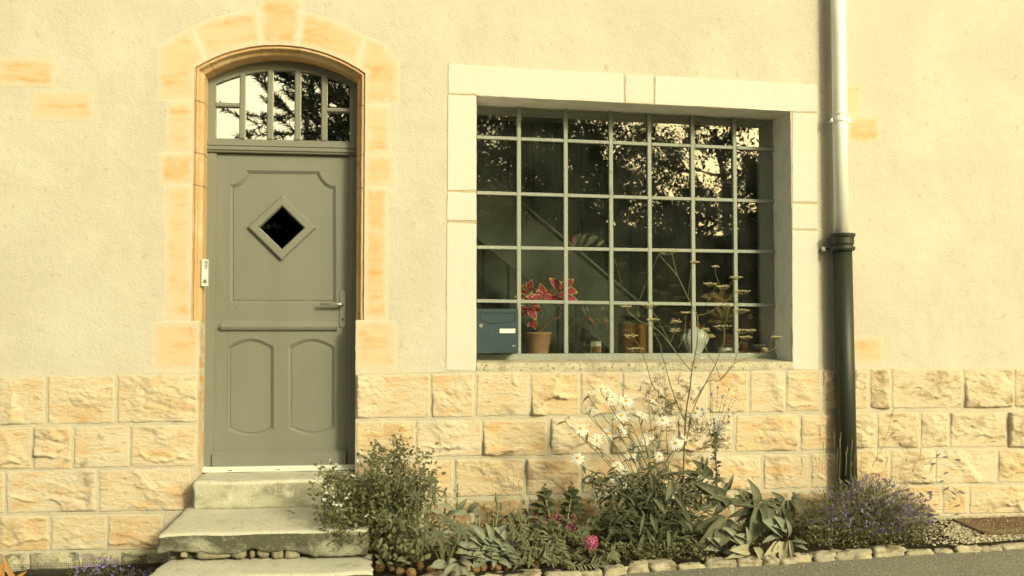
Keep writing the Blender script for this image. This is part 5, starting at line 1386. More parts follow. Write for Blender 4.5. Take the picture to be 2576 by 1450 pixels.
lv = [((150,1160),(40,1000),.32),((160,1150),(90,930),.3),((190,1150),(60,880),.28),((200,1100),(270,885),.3),((190,1120),(200,900),.28),((390,1120),(330,900),.36),((390,1120),(405,965),.5),((400,1130),(515,1030),.35),((320,1140),(220,1000),.35),((330,1150),(180,1060),.36),
 ((150,1200),(60,1165),.6),((170,1220),(10,1290),.5),((200,1200),(240,1290),.4),((280,1230),(180,1215),.5),((330,1220),(370,1120),.4),((360,1230),(440,1200),.5),((350,1240),(390,1300),.5),((300,1260),(260,1200),.45),((440,1230),(530,1260),.45),((120,1150),(-20,1080),.4),((240,1180),(330,1130),.4),((100,1210),(-60,1180),.4),((60,1180),(-120,1050),.3),((50,1170),(-150,1130),.35),((260,1150),(140,1010),.3)]
for i in range(26):
    a = rnd(0,6.28); lv.append(((rnd(60,420), rnd(1080,1250)), (0, 0), .4)); q = lv[-1]; L_ = rnd(80,150); lv[-1] = (q[0], (q[0][0]+math.cos(a)*L_, q[0][1]-abs(math.sin(a))*L_*.9+30), .4)
lambs('silvery felted rosettes in the middle of the bed, left of the pink flowers', 1255, -.78, lv, [((235,880),(245,520)),((40,900),(20,700))], Z3)
lv2 = [((330,640+380),(300,860),.35),((390,1000),(490,900),.35),((290,1000),(180,960),.35),((350,900),(330,800),.35),((300,880),(250,780),.3),((380,860),(460,790),.3)]
lambs('slender felted stems behind the lupin against the lowest stones', 1150, -.42, [((1380,900),(1300,800),.3),((1380,900),(1440,800),.3),((1280,920),(1210,850),.3),((1290,930),(1350,860),.3),((1190,900),(1130,830),.3),((1480,900),(1530,810),.4),((1480,890),(1590,870),.25),((1490,900),(1410,870),.4)], [((1360,960),(1395,640)),((1275,900),(1285,680)),((1180,900),(1190,740))], Z2)
lv3 = [((1260,1190),(1330,1000),.25),((1260,1190),(1230,1060),.35),((1000,1180),(1020,1060),.4),((1000,1190),(900,1130),.3),((1030,1190),(1080,1180),.5),((1010,1180),(950,1060),.3),((1260,1190),(1170,1150),.5),((1680,1040),(1660,850),.35),((1650,1060),(1560,860),.5),((1700,1060),(1750,910),.25),((1720,1090),(1880,1070),.25),((1740,1110),(1890,1140),.25),((1640,1030),(1500,1040),.25),((1690,1040),(1720,960),.3),((1300,1100),(1250,1000),.3),((1290,1170),(1130,1000),.3),((1700,1000),(1640,900),.3),((1180,1080),(1120,960),.3)]
lambs('silvery felted plant at the front, its withered leaves drooping over the edging stones', 1950, kerb_y(W(1950,1400,-.7).x)+.08, lv3, [], Z5, [((1650,1100),(1550,1320),.5),((1660,1090),(1640,1280),.35),((1710,1080),(1700,1325),.25),((1720,1070),(1760,1290),.16),((1360,1150),(1440,1260),.45),((1290,1180),(1180,1170),.4),((1290,1190),(1130,1240),.25),((1600,1120),(1520,1200),.4)])
# one pale leafy sprig at the kerb under the lupin
lambs('small pale felted sprig lying at the edging stones under the lupin', 1150, -.93, [((1400,1330),(1290,1400),.35),((1400,1330),(1480,1410),.4),((1400,1320),(1350,1280),.4),((1400,1330),(1400,1410),.4),((1400,1320),(1500,1320),.3),((1320,1350),(1210,1330),.5),((1410,1320),(1440,1270),.3)], [], Z2)

# -- pink-flowered plants with broad leaves
BR = LM('br', 1, .56, .55, .45, 'ovate', L_broad, 7)
hy_ = plant('pink_flowering_plant', 'broad-leaved plant with clusters of pink flowers and two upright leafy shoots', 'plant', 1410, -.66)
base = bed(1410, -.66)
for cx, cy, s in ((800,560,1),(1108,545,1)):
    T = W(*Z3(cx, cy-30), -.50); m = MB(); m.tube(curve([base, base.lerp(T,.5), T], 6), .006, 7); m.obj('stem', L_stem, hy_, smooth=True)
    for k in range(26):
        lv_ = k//4; a = k*2.4; z = T.z-.165+k*.0095; r_ = .125*(1-k/34)
        if k > 20: r_ *= .6
        p = Vector((lerp2(base.x, T.x, .9 if z < T.z-.1 else 1), T.y, z)); d = Vector((math.cos(a), math.sin(a)*.8-.25, .15+k*.035))
        inst('leaf', BR, frame(p, d, (d.x*-.4, -.8, 1), r_*rnd(.8,1.15), r_*rnd(1.0,1.35)), hy_)
for i in range(90):
    q = Z3(rnd(560,1420), rnd(780,1250)); Y = rnd(-.85,-.5); p = W(*q, Y); s = rnd(.04,.085)
    inst('leaf', BR, frame(p, Vector((rnd(-1,1), -.6, rnd(-.7,.5))), Vector((rnd(-.5,.5), -.7, 1)), s, s*rnd(.7,1.1)), hy_)
flr = rock_mesh((1,1,1), 5, .3, 0, L_pink, 7, 4, 2)
pk = leaf_mesh('petal', 1, .95, .5, -.3, 'round', L_pink, 3)
def cluster(parent, x, y, Y, R_, n, name='pink_flower_cluster'):
    c = W(x, y, Y); m = MB()
    for k in range(n):
        t = (k+.5)/n; ph = math.acos(1-1.5*t); th = k*2.39996; d = Vector((math.cos(th)*math.sin(ph), -math.cos(ph), math.sin(th)*math.sin(ph)+.15)).normalized()
        p = c+d*R_; e1 = d.orthogonal().normalized(); e2 = d.cross(e1)
        for j in range(4):
            a = math.pi/2*j+k; dd = e1*math.cos(a)+e2*math.sin(a)
            M = frame(p+d*rnd(-.25,.05)*R_, dd+d*rnd(.1,.9), d, R_*rnd(.15,.24)); m.add([M@v_.co for v_ in pk.vertices], [tuple(q.vertices) for q in pk.polygons])
    m.obj(name, L_pink, parent)
for cx, cy, rr, n in ((685,770,8,10),(790,840,7,9),(825,798,8,9),(905,760,8,12),(950,790,11,18),(1120,775,9,14),(1050,850,5,7),(1090,860,7,8),(1075,908,8,9),(1120,905,8,10),(1330,1062,15.5,60),(1255,860,8,9),(1130,880,6,6)):
    cluster(hy_, *Z3(cx, cy), -.90, rr*.00262*1.12, n)
# trailing plant with narrow leaves
tr = plant('trailing_plant', 'trailing leafy stems lying along the edging stones below the pink flowers', 'plant', 1330, -.78)
TL = LM('tl', 1, .30, .6, .35, 'lance', L_trail, 5)
runs = [[(380,620),(560,760),(720,960),(900,1200),(1130,1320),(1400,1300),(1500,1240)],[(330,640),(520,820),(680,1050),(860,1250),(1150,1340)],[(960,900),(1100,960),(1180,1000)],[(520,900),(620,1100),(760,1220),(900,1300)],[(900,940),(980,1120),(1060,1240)],[(700,900),(740,1050),(820,1180)],[(600,1000),(560,1150),(640,1300)],[(1400,1300),(1540,1200),(1600,1160)],[(480,740),(560,980),(600,1200)],[(400,640),(430,800),(470,980)]]
for i, rn in enumerate(runs):
    P = curve([W(*Z3(x, y), -.78-(y-600)/9000+rnd(-.02,.02)) for x, y in rn], 7); m = MB(); m.tube(P, .0022, 5); m.obj('stem', L_straw if i == 2 else L_stem, tr, smooth=True)
    for k in range(3, len(P)):
        for s in (-1, 1):
            if random.random() < .62:
                d = (P[k]-P[k-1]).normalized(); side = d.cross(Vector((0,-1,.2))).normalized()*s; inst('leaf', TL, frame(P[k], d*.7+side*rnd(.5,1.1)+Vector((0,-.3,rnd(-.3,.3))), Vector((rnd(-.4,.4),-1,.8)), rnd(.028,.055)), tr)
for i in range(70):
    p = W(*Z3(rnd(480,1250), rnd(950,1320)), rnd(-.9,-.75)); inst('leaf', TL, frame(p, Vector((rnd(-1,1), -.3, rnd(-.6,.9))), Vector((rnd(-.5,.5), -1, .8)), rnd(.03,.06)), tr)
for x in (1580,1600,1630,1655,1680,1520,1560):
    A = W(*Z3(1570, 1170), -.9); B = W(*Z3(x, 1240+rnd(0,60)), -.93); inst('leaf', TL, frame(A, B-A, (0,-1,.6), (B-A).length*1.1), tr)

# -- dry grass-like seed stems
gs = plant('seed_stems', 'thin dry flower stalks standing against the wall behind the felted plants', 'plant', 1270, -.35)
for i, pts in enumerate([[(210,520),(180,370),(125,230)],[(410,540),(395,380),(350,240)],[(540,540),(480,360),(425,190)],[(320,560),(320,480),(295,420)],[(340,560),(345,430)],[(560,560),(530,430)],[(620,540),(590,420)],[(590,700),(530,560),(490,420)],[(430,560),(440,420),(450,300)],[(660,700),(640,600),(600,520)]]):
    P = curve([bed(1195+pts[0][0]*.219, -.4)]+[W(*Z3(x, y), -.36) for x, y in pts], 6); m = MB(); m.tube(P, [.0022*(1-.6*k/len(P)) for k in range(len(P))], 4)
    for k in range(9, len(P), 2): q = P[k]; m.tube([q, q+Vector((rnd(-.014,.014), -.004, .020))], [.0015,.0022], 4)
    m.obj('stalk', L_straw, gs)

# -- ox-eye daisies
dz = plant('daisy_plant', 'tall clump of white daisies with orange centres in front of the rough stones', 'daisy plant', 1620, -.60)
DLf = LM('dl', 1, .22, .9, .4, 'lance', L_daisy, 7)
PETL = leaf_mesh('petal', 1, .27, .25, .25, 'petal', L_petal, 3)
def Z4(x, y): return (1383.6+x*.2386, 912+y*.2386)
fl = [(440,318,.85,(-.2,-.1,1)),(588,275,.9,(.1,-.25,1)),(660,362,.8,(.2,-.7,.4)),(650,425,.8,(0,-.2,.8)),(800,405,1.05,(0,-.5,.9)),(1085,392,1.1,(.3,.2,1)),(380,478,.8,(-.2,.1,1)),(470,525,.9,(.1,-.1,.9)),(195,580,.95,(-.2,.05,.9)),(752,562,1.1,(-.1,-.5,.9)),(850,625,.8,(.3,.1,1)),(975,550,1.0,(.4,-.2,.8)),(1190,612,1.0,(0,-.8,.7)),(1228,655,.7,(.2,-.1,.9)),(1540,533,.95,(-.4,-.3,.7)),(325,698,1.1,(0,-.55,.9)),(780,690,.9,(.2,-.3,.8)),(612,748,1.1,(0,-.5,.9)),(495,822,1.0,(.4,-.9,.4)),(1040,778,.9,(.1,-.4,.9)),(1005,840,.65,(.1,-.9,.5)),(898,872,1.05,(0,-.8,.8)),(855,955,.95,(.1,-.9,.4)),(1330,850,1.15,(-.4,-.8,.5)),(1420,785,.8,(.5,-.1,.9)),(1155,990,.85,(0,-1,.3)),(292,1008,1.05,(0,-.6,.9)),(715,1082,.9,(0,-.6,.8)),(785,1205,1.2,(0,-.9,.7)),(655,1268,.7,(0,-.9,.5)),(760,735,.6,(0,-.6,.6))]
base = bed(1640, -.60)
for i, (x, y, s, nrm) in enumerate(fl):
    T = W(*Z4(x, y), -.62+rnd(-.1,.08)); nrm = (Vector(nrm).normalized()+Vector((rnd(-.35,.35),-.30,rnd(-.2,.2)))).normalized()
    bb = base+Vector((rnd(-.10,.12), rnd(-.07,.07), 0)); mid = bb.lerp(T, .55)+Vector(((bb.x-T.x)*.18, 0, .02)); P = curve([bb, mid, T-nrm*.05, T-nrm*.006], 7)
    m = MB(); m.tube(P, .0023, 5); m.obj('stem', L_stem, dz, smooth=True)
    for k in range(4, len(P)-6, 1):
        if k/len(P) < .8 and random.random() < .38:
            inst('leaf', DLf, frame(P[k], Vector((rnd(-1,1), rnd(-.8,.3), rnd(-.1,.8))), Vector((rnd(-.4,.4), -.7, 1)), rnd(.05,.085)), dz)
    e1 = nrm.orthogonal().normalized(); e2 = nrm.cross(e1); m = MB(); n = random.choice([17,19,20,21]); R_ = .041*s; droop = rnd(-.25,.25)
    for k in range(n):
        a = 2*math.pi*k/n+rnd(-.06,.06); d = e1*math.cos(a)+e2*math.sin(a)+nrm*(droop+rnd(-.14,.14)); M = frame(T+(e1*math.cos(a)+e2*math.sin(a))*R_*.18, d, nrm, R_*rnd(.72,1.05), R_*rnd(.75,1.1))
        m.add([M@v_.co for v_ in PETL.vertices], [tuple(q.vertices) for q in PETL.polygons])
    fo_ = m.obj('flower', L_petal, dz)
    m = MB(); q = nrm.to_track_quat('Z', 'Y').to_matrix().to_4x4(); q.translation = T
    c_ = MB().lathe((0,0,0), [(R_*.23,0),(R_*.24,R_*.06),(R_*.17,R_*.13),(0,R_*.16)], 12); m.add([q@Vector(p) for p in c_.v], c_.f); m.obj('flower_centre', L_disc, fo_, smooth=True)
# leafy lower stems of the clump
nl = 0
for i in range(46):
    bb = base+Vector((rnd(-.14,.16), rnd(-.10,.08), 0)); px_ = rnd(1490,1790); T = W(px_, rnd(1160,1330), rnd(-.78,-.42)); P = curve([bb, bb.lerp(T,.5)+Vector(((bb.x-T.x)*.15, 0, .04)), T], 9)
    m = MB(); m.tube(P, .0026, 5); m.obj('stem', L_stemdark, dz, smooth=True)
    for k in range(3, len(P)):
        for _ in range(2):
            if random.random() < .36 and nl < 215:
                nl += 1; s = rnd(.06,.125); inst('leaf', DLf, frame(P[k], Vector((rnd(-1,1), rnd(-.9,.3), rnd(-.4,.7))), Vector((rnd(-.4,.4), -.6, 1)), s, s*rnd(.8,1.35)), dz)
Ms = []
for i in range(1050):
    px_ = rnd(1480,1800); t_ = random.random(); py_ = 1190+t_*190; p = W(px_+ (1630-px_)*t_*.3, py_, rnd(-.7,-.4)); s = rnd(.05,.11)
    Ms.append(frame(p, Vector((rnd(-1,1), rnd(-.8,.4), rnd(-.5,.7))), Vector((rnd(-.4,.4), -.6, 1)), s))
join('inner_foliage', DLf, Ms, dz)
for a, b_, w_ in [((480,460),(455,640),.4),((520,640),(690,860),.2),((560,800),(720,940),.25),((195,800),(170,1000),.2),((200,1010),(150,1260),.25),((270,800),(330,970),.25),((300,640),(430,770),.3),((450,980),(470,1140),.28),((480,560),(730,880),.14)]:
    A = W(*Z5(*a), -.72); B = W(*Z5(*b_), -.80); inst('leaf', LM('dl2', 1, .30, .5, .5, 'lance', L_big, 8), frame(A, B-A, (rnd(-.4,.4),-1,.5), (B-A).length*1.08, (B-A).length*w_/.30), dz)

# -- fennel
fn = plant('fennel', 'tall branching fennel with flat yellow umbels reaching in front of the window', 'fennel', 1712, -.35)
FY = -.36
base = bed(1712, FY)
def fz8(p): return W(1509.4+.3079*p[0], 534.6+.3079*p[1], FY+ (p[0]-800)*-.00006)
lines = [([(700,2700),(690,1900),(705,1620),(735,1440),(750,1300),(775,1180),(800,1000),(795,840)],.0060,.0030),
 ([(795,840),(720,700),(635,525),(560,430),(490,350),(520,320)],.0030,.0015),([(635,525),(610,440),(592,350),(570,320)],.002,.0012),([(720,690),(738,520),(765,410)],.002,.0012),
 ([(795,840),(870,825),(980,762),(1060,700),(1110,650)],.0022,.0014),([(865,760),(900,690),(950,600)],.0018,.0012),([(980,600),(945,500),(940,450)],.0018,.0012),([(1020,640),(1075,570),(1110,520)],.0018,.0012),
 ([(750,1300),(650,1180),(560,1060),(500,990),(430,930),(330,890),(250,830),(210,775)],.0034,.0016),([(580,1080),(500,930),(440,820),(412,760)],.002,.0012),([(440,960),(435,900),(430,870)],.002,.0012),([(580,1060),(610,960),(620,890)],.002,.0012),([(640,1110),(690,980),(700,820)],.002,.0012),
 ([(700,1900),(760,1620),(840,1440),(940,1250),(990,1120),(1015,1050),(1012,930)],.0042,.0018),([(760,1560),(880,1380),(980,1370),(1090,1240),(1130,1110),(1165,1020)],.0034,.0015),([(980,1370),(1090,1240),(1180,1200),(1390,1130),(1440,1080),(1440,1020)],.0026,.0014),([(1010,950),(1035,860),(1050,760),(1020,700)],.002,.0012),([(1040,860),(1130,820),(1160,800)],.0018,.0012),
 ([(690,1700),(600,1480),(540,1280),(500,1130),(495,1090),(440,980)],.0036,.0016),([(640,1600),(450,1440),(390,1280),(350,1160),(300,1060),(255,1010)],.003,.0014),([(390,1270),(340,1150),(290,1120)],.002,.0012),
 ([(985,1370),(940,1240),(885,1160),(850,1050),(860,960)],.0024,.0014),([(1390,1130),(1395,1060),(1405,1000)],.0016,.0012),([(880,1150),(860,1060),(900,960)],.0018,.0012),([(1350,1130),(1350,1120)],.0015,.0012),([(1260,1180),(1330,1140),(1350,1120)],.0015,.0010)]
for pts, r0, r1 in lines:
    P = [fz8(p) for p in pts]
    if pts[0][1] > 2000: P[0] = base
    P = curve(P, 6); m = MB(); m.tube(P, [lerp2(r0, r1, k/len(P)) for k in range(len(P))], 6); m.obj('stem', L_stem if r0 > .0025 else L_fennel, fn, smooth=True)
um = [(550,310,120,1),(770,402,50,1),(940,440,42,1),(1110,525,75,-1),(900,580,75,1),(1000,600,80,1),(1160,640,95,1),(210,765,55,1),(410,752,100,1),(1150,795,95,1),(430,872,70,1),(620,885,60,2),(700,815,50,1),(250,1005,75,2),(290,1110,100,1),(1000,925,110,1),(1160,960,95,1),(1190,1015,75,1),(1350,1122,25,2),(1440,1015,60,1),(860,955,45,2),(1030,760,70,1),(610,960,60,2),(1230,960,60,1),(900,1010,45,2)]
for x, y, wd_, kind in um:
    c_ = fz8((x, y+wd_*.35)); Rr = wd_*.3079*.00255*.74; m = MB(); tips = []
    nn_ = 22
    for k in range(nn_):
        a = k*2.4; rr = Rr*math.sqrt((k+.5)/nn_); tip = c_+Vector((rr*math.cos(a), rr*math.sin(a)*.8, Rr*.55+rnd(-.004,.004)-rr*.12+(rnd(-.01,.01) if kind == 2 else 0)+kind*0))
        m.tube([c_, c_.lerp(tip,.5)+Vector((rr*math.cos(a)*.15,0,-.002)), tip], [.0011,.0010,.0009], 3, cap=False); tips.append(tip)
    u_ = m.obj('umbel', L_fennel, fn)
    m = MB()
    for tip in tips:
        for j in range(6): q = tip+Vector((rnd(-1,1), rnd(-1,1), rnd(-.35,.35)))*.007; m.lathe(q, [(0,-.0018),(.0025,0),(0,.0018)], 5)
    m.obj('florets', L_umbel, u_)
# feathery foliage
m = MB()
def feather(p, d, L, depth, r_):
    q = p+d*L; m.tube([p, q], r_, 3, cap=False)
    if depth == 0: return
    for k in range(4):
        t = .3+.7*k/3; nd = (d+rdir()*.9).normalized(); feather(p.lerp(q, t), nd, L*rnd(.5,.7), depth-1, r_*.8)
for (x, y, sp, n_) in ((1660,1010,38,16),(1690,1050,42,20),(1740,1070,40,14),(1780,1090,40,16),(1650,1100,30,10),(1800,1110,30,10),(1700,1205,45,14),(1750,1190,35,12),(1720,980,30,8),(1640,985,40,8),(1690,1330,40,8)):
    for k in range(int(n_*1.6)): p = W(x+random.gauss(0,sp*.5), y+random.gauss(0,sp*.5), FY+rnd(-.05,.05)); feather(p, rdir(.4), rnd(.024,.045), 3, .0008)
m.obj('feathery_foliage', leafmat('fennel_threads', (.085,.085,.03), (.14,.135,.05), .6, None, .1), fn, kind='stuff')

# -- sea holly
sh = plant('sea_holly', 'sea holly with small blue thistle heads and spiny dark leaves, right of the fennel', 'sea holly', 1803, -.42)
SY = -.42; base = bed(1805, SY)
P = curve([base, W(1806,1290,SY), W(1802,1180,SY), W(1796,1090,SY)], 10); mm = MB(); mm.tube(P, .0042, 6); mm.obj('stem', L_stemdark, sh, smooth=True)
HL = LM('hl', 1, .55, .4, .5, 'lance', leafmat('spiny_leaf', (.045,.055,.045), (.075,.09,.07)), 4, .15)
for k in range(8, len(P)):
    for j in range(3): a = rnd(0,6.3); inst('leaf', HL, frame(P[k]+Vector((0,0,rnd(-.012,.012))), (math.cos(a), math.sin(a)*.6-.2, rnd(-.3,.9)), (rnd(-.4,.4),-.6,.8), rnd(.018,.048)), sh)
top = P[-1]
hd = [(1770,262),(1890,285),(1705,330),(1820,365),(1680,485),(1840,450),(1885,495),(1612,545),(1588,562),(1935,535),(1885,568),(1730,598),(1555,630),(1572,656),(1735,635),(1885,627),(1788,675),(1950,400),(1555,482),(1917,390),(1605,497),(1838,570)]
SPK = leaf_mesh('bract', 1, .10, .1, .1, 'needle', L_blue, 2)
for i, (x, y) in enumerate(hd):
    T = W(*Z4(x, y), SY+rnd(-.05,.03)); m = MB(); m.tube(curve([top-Vector((0,0,rnd(0,.12))), top.lerp(T,.5)+Vector((0,0,-.015)), T], 5), .0012, 4, cap=False); m.obj('stem', L_stem, sh)
    m = MB(); r_ = .0088*rnd(.75,1.15) if i not in (17,19,21) else .005; m.lathe(T, [(0,-r_),(r_*.8,-r_*.6),(r_,0),(r_*.75,r_*.8),(0,r_*1.25)], 9)
    for k in range(9):
        a = 2*math.pi*k/9; M = frame(T-Vector((0,0,r_*.6)), (math.cos(a), math.sin(a), .25), (0,0,1), r_*2.6); m.add([M@v_.co for v_ in SPK.vertices], [tuple(q.vertices) for q in SPK.polygons])
    m.obj('thistle_head', L_blue, sh)
for i in range(40):
    p = W(*Z4(rnd(1690,1850), rnd(640,780)), SY+rnd(-.03,.03)); inst('bract', SPK, frame(p, rdir(.6), rdir(), rnd(.03,.05), .06), sh)

# -- plants with big soft leaves
BG = LM('bg', 1, .50, 1.1, .75, 'ovate', L_big, 12, .045)
def bigleaf(label, x, Y, lv_):
    t = plant('big_leaved_plant', label, 'plant', x, Y, 'plants with big soft leaves')
    for (a, b_, w_, dy) in lv_:
        A = W(*Z5(*a), Y+.02); B = W(*Z5(*b_), Y-dy); L_ = (B-A).length*1.06
        inst('leaf', BG, frame(A, B-A, Vector((rnd(-.4,.4), -1, .35)), L_, L_*w_/.5), t)
    return t
bigleaf('big veined soft leaves arching over the edging, left of the silvery plant', 1800, -.66,
 [((1060,870),(820,1215),.42,.16),((1050,870),(720,960),.30,.08),((1050,880),(1080,1070),.55,.08),((1060,870),(1195,950),.35,.06),((1050,880),(960,1130),.4,.12),((1040,870),(930,800),.3,.04),((790,1070),(620,1205),.08,.1),((1050,900),(1000,1100),.4,.05),
  ((1040,640),(780,480),.32,.06),((950,640),(800,440),.28,.06),((940,680),(810,740),.35,.06),((1000,600),(1080,500),.45,.03),((1060,560),(1140,390),.22,.02),((1000,640),(1100,700),.4,.06),((1090,640),(960,760),.4,.06),((1000,700),(1180,640),.35,.05),((900,440),(760,230),.35,.02),((760,420),(640,340),.35,.04),((880,700),(980,640),.5,.05),((1100,960),(1240,1060),.25,.05)])
bigleaf('big veined soft leaves standing and hanging, middle of the right group', 1905, -.60,
 [((1395,720),(1375,1095),.40,.15),((1420,730),(1600,1040),.45,.12),((1370,700),(1215,690),.30,.06),((1350,710),(1380,445),.40,.02),((1360,720),(1200,860),.25,.05),((1360,750),(1130,800),.25,.05),((1250,640),(1220,560),.5,.02),((1290,900),(1210,1060),.35,.05),((1350,700),(1100,660),.22,.05),((1500,880),(1610,980),.4,.08),((1500,860),(1560,1080),.35,.08),((1410,720),(1520,640),.3,.03),((1300,650),(1200,600),.4,.03),((1360,800),(1240,960),.3,.08),((1330,650),(1270,560),.4,.02)])
bigleaf('big soft leaves with one long tip hanging down, beside the lavender', 1975, -.50,
 [((1740,650),(1905,790),.55,.08),((1880,760),(1845,975),.28,.05),((1720,650),(1760,840),.4,.06),((1700,660),(1640,850),.4,.06),((1640,690),(1590,570),.45,.02),((1640,700),(1500,740),.4,.05),((1650,690),(1560,640),.4,.03),((1740,640),(1820,590),.3,.02),((1660,700),(1720,860),.4,.06),((1600,720),(1480,660),.35,.04),((1540,760),(1440,700),.3,.04)])

# -- lavender
lvd = plant('lavender', 'rounded lavender bush with purple flower spikes at the foot of the downpipe', 'lavender', 2190, -.42)
c = bed(2185, -.42)
m = MB(); ends = []
def Z6(x, y): return (2012.6+x*.284, 1037.7+y*.284)
for i in range(560):
    a = rnd(-1.35,1.35); t = random.random()
    px_ = 2190+math.sin(a)*rnd(60,185)*(1.0 if math.sin(a) > 0 else .92); py_ = 1300-math.cos(a)*rnd(20,112)+rnd(0,55)*(abs(math.sin(a)))
    T = W(px_, py_, rnd(-.72,-.12)); bb = c+Vector((rnd(-.12,.12), rnd(-.10,.10), 0)); mid = bb.lerp(T,.55)+Vector((0, 0, .05+rnd(0,.05))); P = curve([bb, mid, T], 5); m.tube(P, [.0016,.0014,.0013,.0012,.0011,.001,.001,.001,.001,.0009,.0009][:len(P)], 3, cap=False)
    if random.random() < .62: ends.append((P[-1], (P[-1]-P[-2]).normalized()))
m.obj('stems', L_lav, lvd, kind='stuff')
LN = leaf_mesh('leaf', 1, .09, .5, .2, 'needle', L_lav, 2); Ms = []
for i in range(7000):
    a = rnd(-1.5,1.5); r_ = rnd(0,1)**.6; px_ = 2180+math.sin(a)*r_*165; py_ = 1308-math.cos(a)*r_*112+rnd(0,60)
    Ms.append(frame(W(px_, py_, rnd(-.68,-.15)), rdir(.7)+Vector((math.sin(a)*.8,0,.3)), rdir(), rnd(.025,.05)))
join('foliage', LN, Ms, lvd)
FB = MB()
for k in range(7):
    z = k/7
    for j in range(4): aa = j*math.pi/2+k*.7; FB.lathe((math.cos(aa)*.13, math.sin(aa)*.13, 0), [(0,0)], 3) if 0 else None
FB = MB()
for k in range(8):
    y = k/8*1.0+.02; rr = .15 if k < 6 else .10
    for j in range(5):
        aa = j*2*math.pi/5+k*.6; d = Vector((math.cos(aa), .5, math.sin(aa))); p = Vector((math.cos(aa)*rr*.4, y, math.sin(aa)*rr*.4)); q = p+d*rr; s_ = Vector((-math.sin(aa), 0, math.cos(aa)))*.06
        FB.add([p-s_, p+s_, q+s_*.8, q-s_*.8], [(0,1,2,3)])
spike = FB.mesh('flower_spike', L_lavfl)
for p, d in ends[:150]: inst('flower_spike', spike, frame(p, d+rdir()*.25, rdir(), rnd(.024,.036)), lvd)
Ms = [frame(p, d+rdir()*.3, rdir(), rnd(.024,.038)) for p, d in ends[150:]]
for i in range(150): px_, py_ = Z6(rnd(250,1180), 0)[0], Z6(0, rnd(700,1080))[1]; Ms.append(frame(W(px_, py_, rnd(-.78,-.6)), Vector((rnd(-1,1), -.3, rnd(-.6,.6))), rdir(), rnd(.025,.036)))
join('flower_mass', spike, Ms, lvd)
for pts in [((640,470),(760,220),(815,10)),((640,480),(790,220),(810,195)),((830,480),(1100,410),(1280,395)),((840,500),(1150,400),(1390,420)),((830,520),(1050,470),(1170,455)),((900,560),(1250,620),(1420,700)),((680,480),(690,250),(695,170)),((550,480),(540,300),(548,215)),((900,440),(930,380),(890,290)),((1000,480),(1060,400),(1068,335)),((880,520),(1080,480),(1220,380)),((1000,560),(1180,580),(1285,540)),((1000,600),(1150,640),(1250,610)),((1100,700),(1250,700),(1290,680)),((1100,700),(1300,680),(1355,710)),((1100,760),(1300,720),(1360,760)),((1100,850),(1300,860),(1385,830)),((1100,900),(1300,920),(1380,905)),((900,620),(1000,560),(1095,580)),((750,500),(760,450),(720,430)),((760,500),(770,450),(772,430)),((800,500),(920,450),(940,412)),((900,550),(990,530),(1000,510)),((1000,560),(1140,540),(1160,500))]:
    P = curve([W(*Z6(*p), -.30) for p in pts], 6); mm = MB(); mm.tube(P, .0011, 4); mm.obj('stalk', L_stemdark, lvd); d = (P[-1]-P[-2]).normalized(); inst('flower_spike', spike, frame(P[-1]-d*.01, d, (0,-1,0), rnd(.028,.04)), lvd)
for x, y0, y1 in ((300,560,170),(365,560,175),(420,560,300),(465,600,240),(405,560,345),(330,540,330),(490,600,360),(460,600,430),(205,560,260),(235,560,300),(175,560,110),(15,560,400),(130,540,390),(350,560,230)):
    P = curve([W(*Z6(x-10, y0), -.28), W(*Z6(x+rnd(-20,20), (y0+y1)/2), -.28), W(*Z6(x, y1), -.28)], 6); mm = MB(); mm.tube(P, .0010, 4); k0 = P[-4]; mm.tube([k0, P[-1]], .0026, 5); mm.obj('dry_stalk', L_lav, lvd)
for pts in [((200,740),(60,830),(180,920),(400,830)),((60,800),(80,720),(130,680),(160,640)),((240,800),(480,900),(520,980),(480,1015)),((180,760),(160,920),(200,1020)),((0,980),(60,950),(100,1010),(180,1045))]:
    P = curve([W(*Z6(*p), -.62) for p in pts], 6); mm = MB(); mm.tube(P, .0012, 4); mm.obj('stalk', L_stem, lvd)
# dark low ground cover under the lavender
Ms = []
for i in range(1500): px_ = rnd(2030,2330); Ms.append(frame(W(px_, rnd(1330,1378)-abs(px_-2180)*.04, rnd(-.8,-.5)), rdir(.6), rdir(), rnd(.012,.022)))
for i in range(900): px_ = rnd(1480,1800); Ms.append(frame(W(px_, rnd(1365,1408), rnd(-.85,-.6)), rdir(.6), rdir(), rnd(.014,.026)))
for i in range(2600):
    px_ = rnd(1130,2020); Ms.append(frame(W(px_, rnd(1300,1390)-20*math.sin(px_*.02), rnd(-.45,-.08)), rdir(.6), rdir(), rnd(.018,.04)))
join('ground_cover', leaf_mesh('leaf', 1, .6, .4, .3, 'ovate', L_shrub, 3), Ms, None)
# small weed in the gravel
wd_ = plant('small_weed', 'little upright weed growing out of the gravel beside the rusty plate', 'weed', 2358, -.35)
for a, b_ in (((1205,1110),(1210,1000)),((1205,1110),(1262,1055)),((1200,1110),(1180,1060)),((1210,1110),(1235,1080))):
    A = W(*Z6(*a), -.42); B = W(*Z6(*b_), -.43); inst('leaf', TL, frame(A, B-A, (0,-1,.5), (B-A).length*1.05), wd_)
